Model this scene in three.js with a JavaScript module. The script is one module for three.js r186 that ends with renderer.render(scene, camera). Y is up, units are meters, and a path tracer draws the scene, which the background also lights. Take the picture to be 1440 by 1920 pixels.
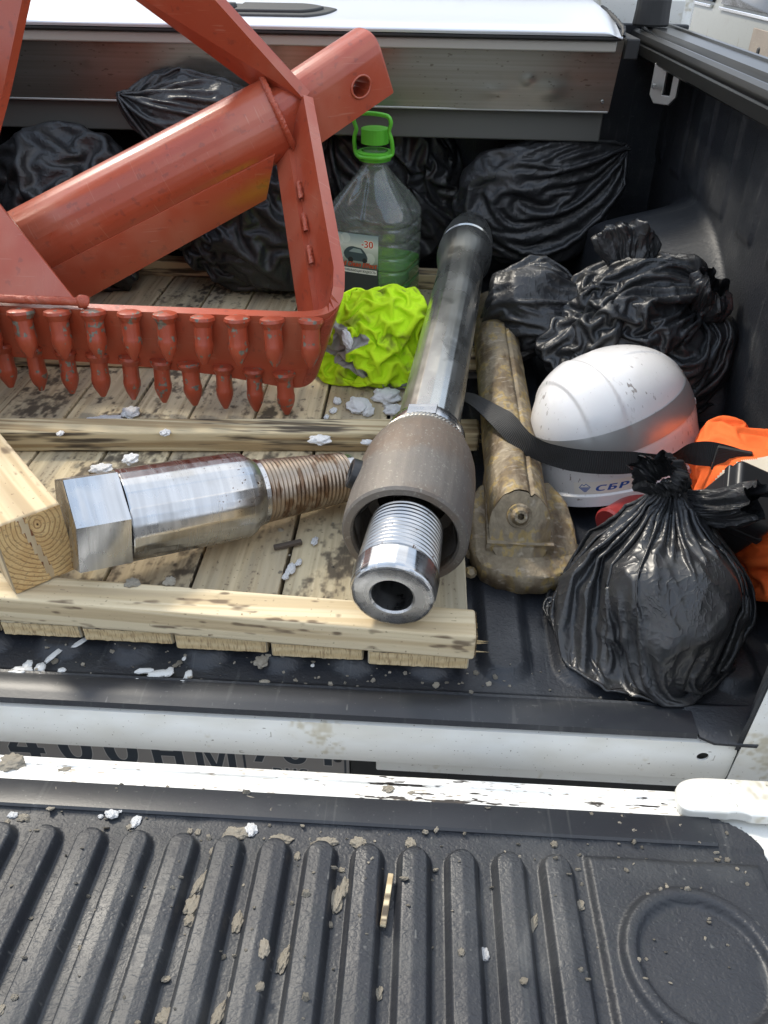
import * as THREE from 'three';
import { RoundedBoxGeometry } from 'three/addons/geometries/RoundedBoxGeometry.js';
import { ImprovedNoise } from 'three/addons/math/ImprovedNoise.js';
import { Brush, Evaluator, SUBTRACTION } from 'three-bvh-csg';
import { mergeGeometries, mergeVertices, toCreasedNormals } from 'three/addons/utils/BufferGeometryUtils.js';

// ---------------------------------------------------------------- camera, sky, sun, exposure
const scene = new THREE.Scene();
const V = (x, y, z) => new THREE.Vector3(x, y, z);
const camera = new THREE.PerspectiveCamera(67.02, 0.75, 0.02, 400);
{
  const p = 36.42 * Math.PI / 180, s = 2.55 * Math.PI / 180, r = 0.93 * Math.PI / 180;
  const fwd = V(-Math.sin(s) * Math.cos(p), -Math.sin(p), -Math.cos(s) * Math.cos(p));
  const up0 = V(-Math.sin(s) * Math.sin(p), Math.cos(p), -Math.cos(s) * Math.sin(p));
  const rt = V(Math.cos(s), 0, -Math.sin(s));
  camera.position.set(0, 0.7, 0);
  camera.up.copy(up0.multiplyScalar(Math.cos(r)).addScaledVector(rt, -Math.sin(r)));
  camera.lookAt(camera.position.clone().add(fwd));
}
const SUN = V(-0.50, 0.72, -0.52).normalize();
const imp = new ImprovedNoise();
const N3 = (x, y, z) => imp.noise(x, y, z);
{
  const w = 512, h = 256, d = new Float32Array(w * h * 4), q = V(0, 0, 0);
  for (let j = 0; j < h; j++) for (let i = 0; i < w; i++) {
    const th = (i / w) * 2 * Math.PI - Math.PI, el = (j + .5) / h * Math.PI - Math.PI / 2;
    q.set(Math.cos(el) * Math.cos(th), Math.sin(el), Math.cos(el) * Math.sin(th));
    const c = Math.max(0, q.dot(SUN));
    const k = 1 / (Math.max(q.y, 0) + .25);
    let n = 0, a = .5, f = 1.1;
    for (let o = 0; o < 5; o++) { n += a * N3(q.x * k * f + 7.1, q.z * k * f + 3.3, o * 5.7); a *= .5; f *= 2.1; }
    const cl = THREE.MathUtils.smoothstep(n, -.22, .3);
    const blue = [.46, .60, .82], cloud = [1.12, 1.13, 1.16];
    const glow = 1.1 * Math.pow(c, 40) + .35 * Math.pow(c, 6);
    const o4 = (j * w + i) * 4;
    for (let m = 0; m < 3; m++) d[o4 + m] = (blue[m] * (1 - cl) + cloud[m] * cl) + glow * [1.05, .95, .78][m];
    d[o4 + 3] = 1;
  }
  const t = new THREE.DataTexture(d, w, h, THREE.RGBAFormat, THREE.FloatType);
  t.mapping = THREE.EquirectangularReflectionMapping; t.magFilter = t.minFilter = THREE.LinearFilter;
  t.wrapS = THREE.RepeatWrapping; t.needsUpdate = true;
  scene.background = t; scene.environment = t;
}
const sun = new THREE.DirectionalLight(new THREE.Color(1, .92, .79), 2.2);
sun.position.copy(SUN).multiplyScalar(8).add(V(0, 0, -1.2)); sun.target.position.set(0, 0, -1.2);
sun.castShadow = true; sun.shadow.radius = 16; sun.shadow.mapSize.set(2048, 2048);
Object.assign(sun.shadow.camera, { left: -3, right: 3, top: 3, bottom: -3, near: .5, far: 20 });
scene.add(sun, sun.target);
const renderer = new THREE.WebGLRenderer({ antialias: true });
renderer.toneMapping = THREE.LinearToneMapping; renderer.toneMappingExposure = 1.65;
renderer.shadowMap.enabled = true;

// ---------------------------------------------------------------- helpers
function mulberry(a) { return () => { a |= 0; a = a + 0x6D2B79F5 | 0; let t = Math.imul(a ^ a >>> 15, 1 | a); t = t + Math.imul(t ^ t >>> 7, 61 | t) ^ t; return ((t ^ t >>> 14) >>> 0) / 4294967296; }; }
const sm = (x, a, b) => a <= b ? THREE.MathUtils.smoothstep(x, a, b) : 1 - THREE.MathUtils.smoothstep(x, b, a);
const mix = (a, b, t) => a + (b - a) * t;
const clamp = (x, a = 0, b = 1) => Math.min(b, Math.max(a, x));
function fbm3(x, y, z, o = 4) { let s = 0, a = .5; for (let i = 0; i < o; i++) { s += a * N3(x, y, z); x *= 2.03; y *= 2.03; z *= 2.03; a *= .5; } return s; }
function hsh(i, j, s) { let h = Math.imul(i, 374761393) + Math.imul(j, 668265263) + Math.imul(s, 1274126177) | 0; h = Math.imul(h ^ h >>> 13, 1274126177); return ((h ^ h >>> 16) >>> 0) / 4294967296; }
function vn(x, y, P, Q, s) {          // periodic value noise, 0..1
  const i = Math.floor(x), j = Math.floor(y); let u = x - i, v = y - j; u = u * u * (3 - 2 * u); v = v * v * (3 - 2 * v);
  const a = ((i % P) + P) % P, b = (a + 1) % P, c = ((j % Q) + Q) % Q, e = (c + 1) % Q;
  return mix(mix(hsh(a, c, s), hsh(b, c, s), u), mix(hsh(a, e, s), hsh(b, e, s), u), v);
}
function pf(u, v, fx, fy, o, s) { let t = 0, a = .5, n = 0; for (let k = 0; k < o; k++) { t += a * vn(u * fx, v * fy, fx, fy, s + k * 17); n += a; fx *= 2; fy *= 2; a *= .5; } return t / n; }
function tex(w, h, fn, srgb = true, sx = 1, sy = 1) {     // sx, sy: metres that one tile covers
  const d = new Uint8Array(w * h * 4);
  for (let j = 0; j < h; j++) for (let i = 0; i < w; i++) {
    const c = fn((i + .5) / w, (j + .5) / h), o = (j * w + i) * 4;
    if (typeof c === 'number') d[o] = d[o + 1] = d[o + 2] = clamp(c) * 255;
    else { d[o] = clamp(c[0]) * 255; d[o + 1] = clamp(c[1]) * 255; d[o + 2] = clamp(c[2]) * 255; }
    d[o + 3] = 255;
  }
  const t = new THREE.DataTexture(d, w, h, THREE.RGBAFormat);
  t.wrapS = t.wrapT = THREE.RepeatWrapping; t.magFilter = THREE.LinearFilter; t.minFilter = THREE.LinearMipmapLinearFilter; t.generateMipmaps = true;
  t.repeat.set(1 / sx, 1 / sy);
  if (srgb) t.colorSpace = THREE.SRGBColorSpace; t.needsUpdate = true; return t;
}
const mixc = (a, b, t) => [mix(a[0], b[0], t), mix(a[1], b[1], t), mix(a[2], b[2], t)];
const taken = {};
function numbered(n) { const k = taken[n] = (taken[n] ?? -1) + 1; return k ? n + '_' + String(k).padStart(3, '0') : n; }
function thing(name, label, category, base, group) {      // a Group at the thing's base; parts are built in world metres
  const o = new THREE.Group(); o.name = numbered(name); o.position.copy(base); scene.add(o);
  o.userData = { label, category }; if (group) o.userData.group = group;
  return o;
}
function part(parent, name, geo, mat, label) {
  const m = new THREE.Mesh(geo, mat); m.name = name; m.castShadow = m.receiveShadow = true;
  let root = parent; while (root.parent && root.parent !== scene) root = root.parent;
  if (parent === root) m.position.copy(root.position).negate();
  if (label) m.userData.label = label;
  parent.add(m); return m;
}
function single(name, geo, mat, label, category, group) {
  const m = new THREE.Mesh(geo, mat); m.name = numbered(name); m.castShadow = m.receiveShadow = true;
  m.userData = { label, category }; if (group) m.userData.group = group; scene.add(m); return m;
}
function boxUV(g, ou = 0, ov = 0, swap = false) {      // uv in metres from the side each face looks to
  if (g.index) g = g.toNonIndexed();
  const p = g.attributes.position, uv = new Float32Array(p.count * 2), a = V(), b = V(), c = V();
  for (let i = 0; i < p.count; i += 3) {
    a.fromBufferAttribute(p, i); b.fromBufferAttribute(p, i + 1); c.fromBufferAttribute(p, i + 2);
    const n = b.clone().sub(a).cross(c.clone().sub(a)), x = Math.abs(n.x), y = Math.abs(n.y), z = Math.abs(n.z);
    [a, b, c].forEach((q, k) => {
      let s, t; if (y >= x && y >= z) { s = q.x; t = q.z; } else if (x >= z) { s = q.z; t = q.y; } else { s = q.x; t = q.y; }
      if (swap) [s, t] = [t, s];
      uv[(i + k) * 2] = s + ou; uv[(i + k) * 2 + 1] = t + ov;
    });
  }
  g.setAttribute('uv', new THREE.BufferAttribute(uv, 2)); return g;
}
function place(g, a, b, roll = 0) {                      // +y of g runs from a towards b
  const d = b.clone().sub(a).normalize();
  const m = new THREE.Matrix4().makeRotationFromQuaternion(new THREE.Quaternion().setFromUnitVectors(V(0, 1, 0), d));
  g.rotateY(roll); g.applyMatrix4(m); g.translate(a.x, a.y, a.z); return g;
}
function grid(nu, nv, fn, closedU = false) {             // fn(u, v) -> Vector3, u, v in 0..1; uv = 0..1
  const P = [], I = [], U = [];
  for (let j = 0; j <= nv; j++) for (let i = 0; i <= nu; i++) { const q = fn(i / nu, j / nv); P.push(q.x, q.y, q.z); U.push(i / nu, j / nv); }
  for (let j = 0; j < nv; j++) for (let i = 0; i < nu; i++) { const a = j * (nu + 1) + i, b = a + 1, c = a + nu + 1, d = c + 1; I.push(a, b, d, a, d, c); }
  const g = new THREE.BufferGeometry(); g.setAttribute('position', new THREE.Float32BufferAttribute(P, 3)); g.setAttribute('uv', new THREE.Float32BufferAttribute(U, 2)); g.setIndex(I); g.computeVertexNormals();
  if (closedU) { const n = g.attributes.normal; for (let j = 0; j <= nv; j++) { const a = j * (nu + 1), b = a + nu; const q = V(n.getX(a) + n.getX(b), n.getY(a) + n.getY(b), n.getZ(a) + n.getZ(b)).normalize(); n.setXYZ(a, q.x, q.y, q.z); n.setXYZ(b, q.x, q.y, q.z); } }
  return g;
}
function revol(rfn, s0, s1, ns, np) {                    // surface of revolution about +y with r = rfn(s, phi); uv in metres
  const g = grid(np, ns, (u, v) => { const s = mix(s0, s1, v), f = -u * 2 * Math.PI, r = rfn(s, f); return V(Math.cos(f) * r, s, Math.sin(f) * r); }, true);
  const uv = g.attributes.uv, r0 = rfn((s0 + s1) / 2, 0); for (let i = 0; i < uv.count; i++) uv.setXY(i, uv.getX(i) * Math.PI * 2 * r0, mix(s0, s1, uv.getY(i)));
  return g;
}
function lathe(pts, n = 64, crease = .5) {               // pts [r, y]; uv in metres
  const g0 = new THREE.LatheGeometry(pts.map(q => new THREE.Vector2(q[0], q[1])), n);
  const uv = g0.attributes.uv, m = pts.length; let L = [0]; for (let i = 1; i < m; i++) L.push(L[i - 1] + Math.hypot(pts[i][0] - pts[i - 1][0], pts[i][1] - pts[i - 1][1]));
  let rm = 0; pts.forEach(q => rm = Math.max(rm, q[0]));
  for (let i = 0; i < uv.count; i++) uv.setXY(i, uv.getX(i) * Math.PI * 2 * rm, L[i % m]);
  return toCreasedNormals(g0, crease);
}
function extX(prof, x0, x1, bevel = 0) {                  // prof [z, y] run along x
  const s = new THREE.Shape(prof.map(q => new THREE.Vector2(q[0], q[1])));
  const g = new THREE.ExtrudeGeometry(s, { depth: x1 - x0 - 2 * bevel, bevelEnabled: bevel > 0, bevelSize: bevel, bevelThickness: bevel, bevelOffset: -bevel, bevelSegments: 2, curveSegments: 8 });
  g.rotateY(-Math.PI / 2); g.translate(x1 - bevel, 0, 0); return boxUV(toCreasedNormals(g, .6));
}
function extZ(prof, z0, z1, bevel = 0) {                  // prof [x, y] run along z
  const s = new THREE.Shape(prof.map(q => new THREE.Vector2(q[0], q[1])));
  const g = new THREE.ExtrudeGeometry(s, { depth: z1 - z0 - 2 * bevel, bevelEnabled: bevel > 0, bevelSize: bevel, bevelThickness: bevel, bevelOffset: -bevel, bevelSegments: 2, curveSegments: 8 });
  g.translate(0, 0, z0 + bevel); return boxUV(toCreasedNormals(g, .6));
}
function rbox(x0, x1, y0, y1, z0, z1, r = .003, seg = 2) {
  const g = new RoundedBoxGeometry(x1 - x0, y1 - y0, z1 - z0, seg, Math.min(r, (x1 - x0) * .45, (y1 - y0) * .45, (z1 - z0) * .45));
  g.translate((x0 + x1) / 2, (y0 + y1) / 2, (z0 + z1) / 2); return boxUV(g);
}
function ruled(E, F, th) {                                // plate between two edge polylines, thickness th
  const n = E.length, A = [], B = [];
  for (let i = 0; i < n; i++) {
    const t = E[Math.min(n - 1, i + 1)].clone().sub(E[Math.max(0, i - 1)]).normalize(), w = F[i].clone().sub(E[i]).normalize();
    const nn = t.cross(w).normalize().multiplyScalar(th / 2);
    A.push([E[i].clone().add(nn), F[i].clone().add(nn)]); B.push([E[i].clone().sub(nn), F[i].clone().sub(nn)]);
  }
  const P = [], tri = (a, b, c) => P.push(a.x, a.y, a.z, b.x, b.y, b.z, c.x, c.y, c.z), quad = (a, b, c, d) => { tri(a, b, c); tri(a, c, d); };
  for (let i = 0; i < n - 1; i++) {
    quad(A[i][0], A[i + 1][0], A[i + 1][1], A[i][1]); quad(B[i][1], B[i + 1][1], B[i + 1][0], B[i][0]);
    quad(B[i][0], B[i + 1][0], A[i + 1][0], A[i][0]); quad(A[i][1], A[i + 1][1], B[i + 1][1], B[i][1]);
  }
  quad(A[0][0], A[0][1], B[0][1], B[0][0]); quad(A[n - 1][1], A[n - 1][0], B[n - 1][0], B[n - 1][1]);
  const g = new THREE.BufferGeometry(); g.setAttribute('position', new THREE.Float32BufferAttribute(P, 3));
  return boxUV(toCreasedNormals(g, .5));
}
function slab(poly, th) {                                 // flat polygon (Vector3 list) with thickness
  const o = poly[0], nrm = V(0, 0, 0); for (let i = 1; i < poly.length - 1; i++) nrm.add(poly[i].clone().sub(o).cross(poly[i + 1].clone().sub(o))); nrm.normalize();
  const ex = poly[1].clone().sub(o).normalize(), ey = nrm.clone().cross(ex);
  const s = new THREE.Shape(poly.map(q => { const d = q.clone().sub(o); return new THREE.Vector2(d.dot(ex), d.dot(ey)); }));
  const g = new THREE.ExtrudeGeometry(s, { depth: th - .004, bevelEnabled: true, bevelSize: .002, bevelThickness: .002, bevelOffset: -.002, bevelSegments: 2 });
  g.translate(0, 0, -th / 2 + .002); g.applyMatrix4(new THREE.Matrix4().makeBasis(ex, ey, nrm).setPosition(o)); return boxUV(toCreasedNormals(g, .6));
}
function bar(a, b, w, h, up = V(0, 1, 0), r = .003) {     // bevelled bar from a to b; w across, h along up
  const L = a.distanceTo(b), g = new RoundedBoxGeometry(w, L, h, 2, r), y = b.clone().sub(a).normalize(), z = up.clone().addScaledVector(y, -up.dot(y)).normalize(), x = y.clone().cross(z);
  boxUV(g); g.applyMatrix4(new THREE.Matrix4().makeBasis(x, y, z).setPosition(a.clone().add(b).multiplyScalar(.5))); return boxUV(g);
}
function bead(pts, r, seed, n = 60) {                     // lumpy weld seam
  const c = new THREE.CatmullRomCurve3(pts), L = c.getLength();
  const g = new THREE.TubeGeometry(c, n, r, 8, false), p = g.attributes.position;
  for (let i = 0; i < p.count; i++) { const k = 1 + .0; const j = .0018 * N3(p.getX(i) * 260 + seed, p.getY(i) * 260, p.getZ(i) * 260); p.setXYZ(i, p.getX(i) * k + j, p.getY(i) * k + j, p.getZ(i) * k + j); }
  g.computeVertexNormals(); return boxUV(g);
}
function cut(a, b) {                                      // a minus b
  const f = g => { const q = g.index ? g.clone() : mergeVertices(g.clone(), 1e-6); const o = new THREE.BufferGeometry(); o.setAttribute('position', q.attributes.position); o.setIndex(q.index); const n = toCreasedNormals(o, .5); n.setAttribute('uv', new THREE.BufferAttribute(new Float32Array(n.attributes.position.count * 2), 2)); return n; };
  const A = new Brush(f(a)), B = new Brush(f(b)); A.updateMatrixWorld(); B.updateMatrixWorld(); const e = new Evaluator(); e.useGroups = false; e.attributes = ['position', 'normal', 'uv'];
  const r = e.evaluate(A, B, SUBTRACTION).geometry; r.clearGroups(); return r;
}
const ICO = {};
function ico(detail) { if (!ICO[detail]) { const g = new THREE.IcosahedronGeometry(1, detail); g.deleteAttribute('normal'); g.deleteAttribute('uv'); ICO[detail] = mergeVertices(g, 1e-5); } return ICO[detail].clone(); }
function blob(S, detail = 40, colorFn) {                  // S(dir) -> Vector3 over the sphere of directions
  const g = ico(detail), p = g.attributes.position, d = V(), col = colorFn ? new Float32Array(p.count * 3) : null;
  for (let i = 0; i < p.count; i++) {
    d.fromBufferAttribute(p, i).normalize(); if (col) { const c = colorFn(d); col.set(c, i * 3); }
    const q = S(d); p.setXYZ(i, q.x, q.y, q.z);
  }
  if (col) g.setAttribute('color', new THREE.BufferAttribute(col, 3));
  g.computeVertexNormals(); return boxUV(g);
}
const TOPO = {};
function topo(detail) {                                   // edges and bend pairs of the icosphere
  if (TOPO[detail]) return TOPO[detail];
  const ix = ico(detail).index.array, mp = new Map(), ed = [], bd = [];
  for (let i = 0; i < ix.length; i += 3) for (let k = 0; k < 3; k++) {
    const a = ix[i + k], b = ix[i + (k + 1) % 3], c = ix[i + (k + 2) % 3], key = a < b ? a * 1e6 + b : b * 1e6 + a;
    if (mp.has(key)) bd.push(c, mp.get(key)); else { mp.set(key, c); ed.push(a, b); }
  }
  return TOPO[detail] = { ed: Uint32Array.from(ed), bd: Uint32Array.from(bd) };
}
function drape(o) {                                       // loose skin of excess area settled over a lumpy core: buckles into folds
  const g = ico(o.detail), P = g.attributes.position.array, n = P.length / 3, { ed, bd } = topo(o.detail), c = o.c, R = o.rad, d = V();
  const x = new Float32Array(n * 3), v = new Float32Array(n * 3), D = P.slice(), lo = new Float32Array(n), hi = new Float32Array(n), pw = new Float32Array(n), ax = (o.knot ?? V(0, 1, 0)).clone().normalize();
  const kp = o.knotAt ?? c.clone(), al = o.pinch ?? 0, sd = o.seed ?? 1;
  for (let i = 0; i < n; i++) {
    d.set(P[i * 3], P[i * 3 + 1], P[i * 3 + 2]); const cr = o.core(d); lo[i] = cr * .985; hi[i] = cr * (1 + o.gap * (1 + .6 * N3(d.x * 2 + sd, d.y * 2, d.z * 2)));
    const r = cr * (1 + o.gap * (.4 + 1.0 * N3(d.x * 3.2 + sd, d.y * 3.2, d.z * 3.2) + .7 * N3(d.x * 7, d.y * 7 + sd, d.z * 7) + .25 * N3(d.x * 18 + sd, d.y * 18, d.z * 18)));
    x[i * 3] = d.x * R[0] * r; x[i * 3 + 1] = d.y * R[1] * r; x[i * 3 + 2] = d.z * R[2] * r;
    pw[i] = al ? sm(Math.acos(clamp(d.dot(ax), -1, 1)), al, al * .15) : 0;
  }
  const rest = (A, k) => { const L = new Float32Array(A.length / 2); for (let i = 0; i < L.length; i++) { const a = A[2 * i] * 3, b = A[2 * i + 1] * 3; const e = o.excess * (1 + .12 * N3(D[a] * 3 + sd, D[a + 1] * 3, D[a + 2] * 3)); L[i] = e * k * Math.hypot((D[a] - D[b]) * R[0], (D[a + 1] - D[b + 1]) * R[1], (D[a + 2] - D[b + 2]) * R[2]); } return L; };
  const Le = rest(ed, 1), Lb = rest(bd, 1), fl = o.floor - c.y, kx = kp.x - c.x, ky = kp.y - c.y, kz = kp.z - c.z;
  const sat = (A, L, k) => { for (let i = 0, m = L.length; i < m; i++) { const a = A[2 * i] * 3, b = A[2 * i + 1] * 3, dx = x[b] - x[a], dy = x[b + 1] - x[a + 1], dz = x[b + 2] - x[a + 2], l = Math.sqrt(dx * dx + dy * dy + dz * dz) + 1e-9, f = k * .5 * (l - L[i]) / l; x[a] += dx * f; x[a + 1] += dy * f; x[a + 2] += dz * f; x[b] -= dx * f; x[b + 1] -= dy * f; x[b + 2] -= dz * f; } };
  for (let s = 0; s < o.steps; s++) {
    const x0 = x.slice();
    for (let i = 0; i < n * 3; i++) x[i] += v[i] * .88;
    for (let i = 0; i < n; i++) x[i * 3 + 1] -= o.g ?? .00002;
    for (let q = 0; q < 3; q++) { sat(ed, Le, 1); sat(bd, Lb, o.bend ?? .2); }
    for (let i = 0; i < n; i++) {
      const k = i * 3, w = pw[i];
      if (w > 0) { const f = .12 * w * w, q = .22 * (1 - w); x[k] += (kx + x[k] * 0 + (D[k] - ax.x) * R[0] * q - x[k]) * f; x[k + 1] += (ky + (D[k + 1] - ax.y) * R[1] * q - x[k + 1]) * f; x[k + 2] += (kz + (D[k + 2] - ax.z) * R[2] * q - x[k + 2]) * f; }
      const a = x[k] / R[0], b = x[k + 1] / R[1], e = x[k + 2] / R[2], r = Math.sqrt(a * a + b * b + e * e) + 1e-9; let t = 1;
      if (r < lo[i] * (1 - .6 * w)) t = lo[i] * (1 - .6 * w) / r; else if (r > hi[i] && w < .3) t = mix(1, hi[i] / r, .5);
      if (t !== 1) { x[k] *= t; x[k + 1] *= t; x[k + 2] *= t; }
      if (x[k + 1] < fl) x[k + 1] = fl;
    }
    for (let i = 0; i < n * 3; i++) v[i] = x[i] - x0[i];
  }
  for (let i = 0; i < n; i++) { d.set(x[i * 3] + c.x, x[i * 3 + 1] + c.y, x[i * 3 + 2] + c.z); if (o.post) o.post(d); P[i * 3] = d.x; P[i * 3 + 1] = d.y; P[i * 3 + 2] = d.z; }
  g.computeVertexNormals(); g.userData.dirs = D; return g;
}
function pick(g, keep, off = 0) {                         // the triangles of a draped skin whose first direction passes
  const D = g.userData.dirs, ix = g.index.array, I = [], d = V(); for (let i = 0; i < ix.length; i += 3) { d.set(0, 0, 0); for (let k = 0; k < 3; k++) { const a = ix[i + k] * 3; d.x += D[a]; d.y += D[a + 1]; d.z += D[a + 2]; } if (keep(d.normalize())) I.push(ix[i], ix[i + 1], ix[i + 2]); }
  const r = new THREE.BufferGeometry(); for (const n of Object.keys(g.attributes)) r.setAttribute(n, g.attributes[n].clone()); r.setIndex(I); return boxUV(r);
}
function ribbon(S, dirs, widthFn, lift, n = 80, m = 6) {  // band that follows a blob surface; dirs = direction curve, width in direction space
  const c = new THREE.CatmullRomCurve3(dirs);
  return grid(n, m, (u, v) => {
    const a = c.getPoint(u).normalize(), t = c.getTangent(u), side = a.clone().cross(t).normalize();
    const d = a.addScaledVector(side, (v - .5) * widthFn(u)).normalize();
    const q = S(d), e = .004, q1 = S(d.clone().addScaledVector(side, e).normalize()), q2 = S(d.clone().addScaledVector(t, e).normalize());
    const nn = q1.sub(q).cross(q2.sub(q)).normalize(); if (nn.dot(d) < 0) nn.negate();
    return q.addScaledVector(nn, lift);
  });
}
// ---------------------------------------------------------------- materials
const spk = (u, v, f, s, th) => { const n = vn(u * f, v * f, f, f, s); return n > th ? (n - th) / (1 - th) : 0; };
const TL = {
  linerBump: tex(512, 512, (u, v) => { const a = Math.abs(pf(u, v, 26, 34, 3, 3) - .5) * 3.2, b = pf(u, v, 64, 64, 2, 9); return .25 + .55 * Math.min(1, a) + .2 * b; }, false, .13, .13),
  linerCol: tex(1024, 1024, (u, v) => {
    const d = sm(pf(u, v, 5, 5, 5, 21), .45, .8), sp = spk(u, v, 230, 5, .93) * .8 + spk(u, v, 110, 8, .965), fib = sm(pf(u, v, 90, 14, 2, 71), .68, .8) * .25;
    return mixc(mixc([.150, .160, .178], [.255, .258, .262], d * .8), [.52, .51, .48], clamp(sp * .75 + fib * d + .16 * sm(pf(u, v, 150, 7, 2, 73), .76, .88) + .12 * sm(pf(u, v, 9, 14, 5, 75), .6, .78)));
  }, true, .7, .7),
  linerRough: tex(512, 512, (u, v) => .34 + .3 * pf(u, v, 6, 6, 5, 31) + .1 * spk(u, v, 120, 3, .8), false, .6, .6),
  wood: tex(1024, 1024, (u, v) => {          // weathered, fuzzy boards, grain along u
    const w = v + .012 * (pf(u, v, 3, 4, 3, 2) - .5), g = pf(u, w, 6, 130, 3, 11), l = pf(u, w, 3, 30, 4, 12), st = pf(u, v, 7, 9, 5, 13), gr = pf(u, v, 60, 90, 3, 15), fz = pf(u, v, 180, 300, 2, 16);
    let c = mixc([.82, .765, .645], [.72, .66, .545], sm(g, .35, .75)); c = mixc(c, [.63, .60, .535], sm(l, .45, .75) * .55);
    c = mixc(c, [.60, .50, .37], sm(pf(u, v, 4, 3, 4, 17), .52, .75) * .5);
    c = mixc(c, [.27, .24, .205], sm(st * .68 + gr * .42, .60, .78) * .8); c = mixc(c, [.30, .26, .22], sm(g * .5 + fz * .5, .66, .8) * .45);
    return mixc(c, [.25, .21, .17], spk(u, v, 170, 6, .94) * .8);
  }, true, .8, .8),
  woodBump: tex(1024, 512, (u, v) => { const w = v + .02 * (pf(u, v, 3, 4, 3, 2) - .5); return .6 * pf(u, w, 5, 90, 3, 11) + .4 * pf(u, w, 8, 180, 2, 14); }, false, .8, .4),
  pine: tex(1024, 512, (u, v) => {          // fresher sawn battens
    const w = v + .03 * (pf(u, v, 2, 3, 3, 42) - .5), g = pf(u, w, 3, 60, 2, 41), l = pf(u, w, 2, 16, 3, 44), st = pf(u, v, 7, 12, 5, 43), gr = pf(u, v, 40, 60, 2, 45);
    let c = mixc([.83, .765, .64], [.745, .665, .53], sm(g, .4, .7)); c = mixc(c, [.67, .60, .49], sm(l, .5, .8) * .6);
    c = mixc(c, [.34, .28, .22], sm(st * .6 + gr * .5, .70, .84) * .7); return mixc(c, [.30, .24, .18], spk(u, v, 170, 46, .94) * .8);
  }, true, .8, .4),
  pineDirty: tex(1024, 512, (u, v) => {
    const w = v + .03 * (pf(u, v, 2, 3, 3, 52) - .5), g = pf(u, w, 3, 60, 2, 51), st = pf(u, w, 6, 12, 5, 53), gr = pf(u, w, 12, 90, 3, 55);
    let c = mixc([.82, .76, .63], [.66, .58, .45], sm(g, .4, .7));
    return mixc(c, [.25, .22, .19], sm(st * .65 + gr * .45, .55, .76) * .85);
  }, true, .8, .4),
  saw: tex(512, 512, (u, v) => { const g = pf(u, v, 120, 14, 2, 61), r = .5 + .5 * Math.sin((v * 9 + .8 * pf(u, v, 3, 3, 3, 62)) * 6.283); return mixc(mixc([.83, .745, .58], [.74, .63, .45], r * .5), [.55, .45, .33], sm(g, .5, .9) * .7); }, true, .12, .12),
  sawBump: tex(256, 256, (u, v) => pf(u, v, 60, 8, 3, 61), false, .06, .06),
  beamEnd: tex(512, 512, (u, v) => {        // growth rings about a pith at .62, .80, with a dark shake
    const x = u - .62 + .06 * (pf(u, v, 4, 4, 4, 71) - .5), y = v - .86 + .08 * (pf(u, v, 3, 3, 4, 72) - .5), r = Math.hypot(x * 1.0, y), f = (r * 15) % 1, ln = sm(f, .6, .93) * (1 - sm(f, .95, 1));
    let c = mixc([.83, .71, .50], [.73, .58, .37], pf(u, v, 8, 8, 4, 73)); c = mixc(c, [.46, .33, .20], ln * (.30 + .5 * pf(u, v, 7, 7, 3, 77))); c = mixc(c, [.50, .42, .31], sm(pf(u, v, 30, 60, 3, 78), .6, .8) * .5);
    const sx = .50 - .22 * (v - .5) + .03 * (pf(u, v, 6, 12, 2, 74) - .5), w = .045 + .02 * pf(u, v, 4, 12, 2, 75); c = mixc(c, mixc([.55, .36, .22], [.30, .17, .10], pf(u, v, 20, 30, 2, 76)), (1 - sm(Math.abs(u - sx), w * .7, w)) * sm(v, .05, .2));
    return mixc(c, [.3, .2, .12], (1 - sm(Math.hypot(x, y), .01, .022)));
  }),
  white: tex(1024, 1024, (u, v) => {
    let c = mixc([.86, .86, .84], [.80, .79, .75], sm(pf(u, v, 4, 6, 5, 81), .5, .8)); const k = pf(u, v, 12, 5, 5, 82);
    c = mixc(c, [.62, .57, .45], sm(k * .8 + .25 * pf(u, v, 60, 60, 2, 83), .66, .82) * .55); return mixc(c, [.28, .24, .19], clamp(spk(u, v, 190, 84, .955) * 1.2 + spk(u, v, 70, 88, .982)));
  }, true, .5, .5),
  chipped: tex(1024, 256, (u, v) => {
    let c = mixc([.90, .90, .89], [.83, .82, .79], sm(pf(u, v, 8, 4, 4, 91), .5, .8)); const k = pf(u, v, 40, 10, 4, 92), b = pf(u, v, 5, 2, 2, 95);
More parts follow.
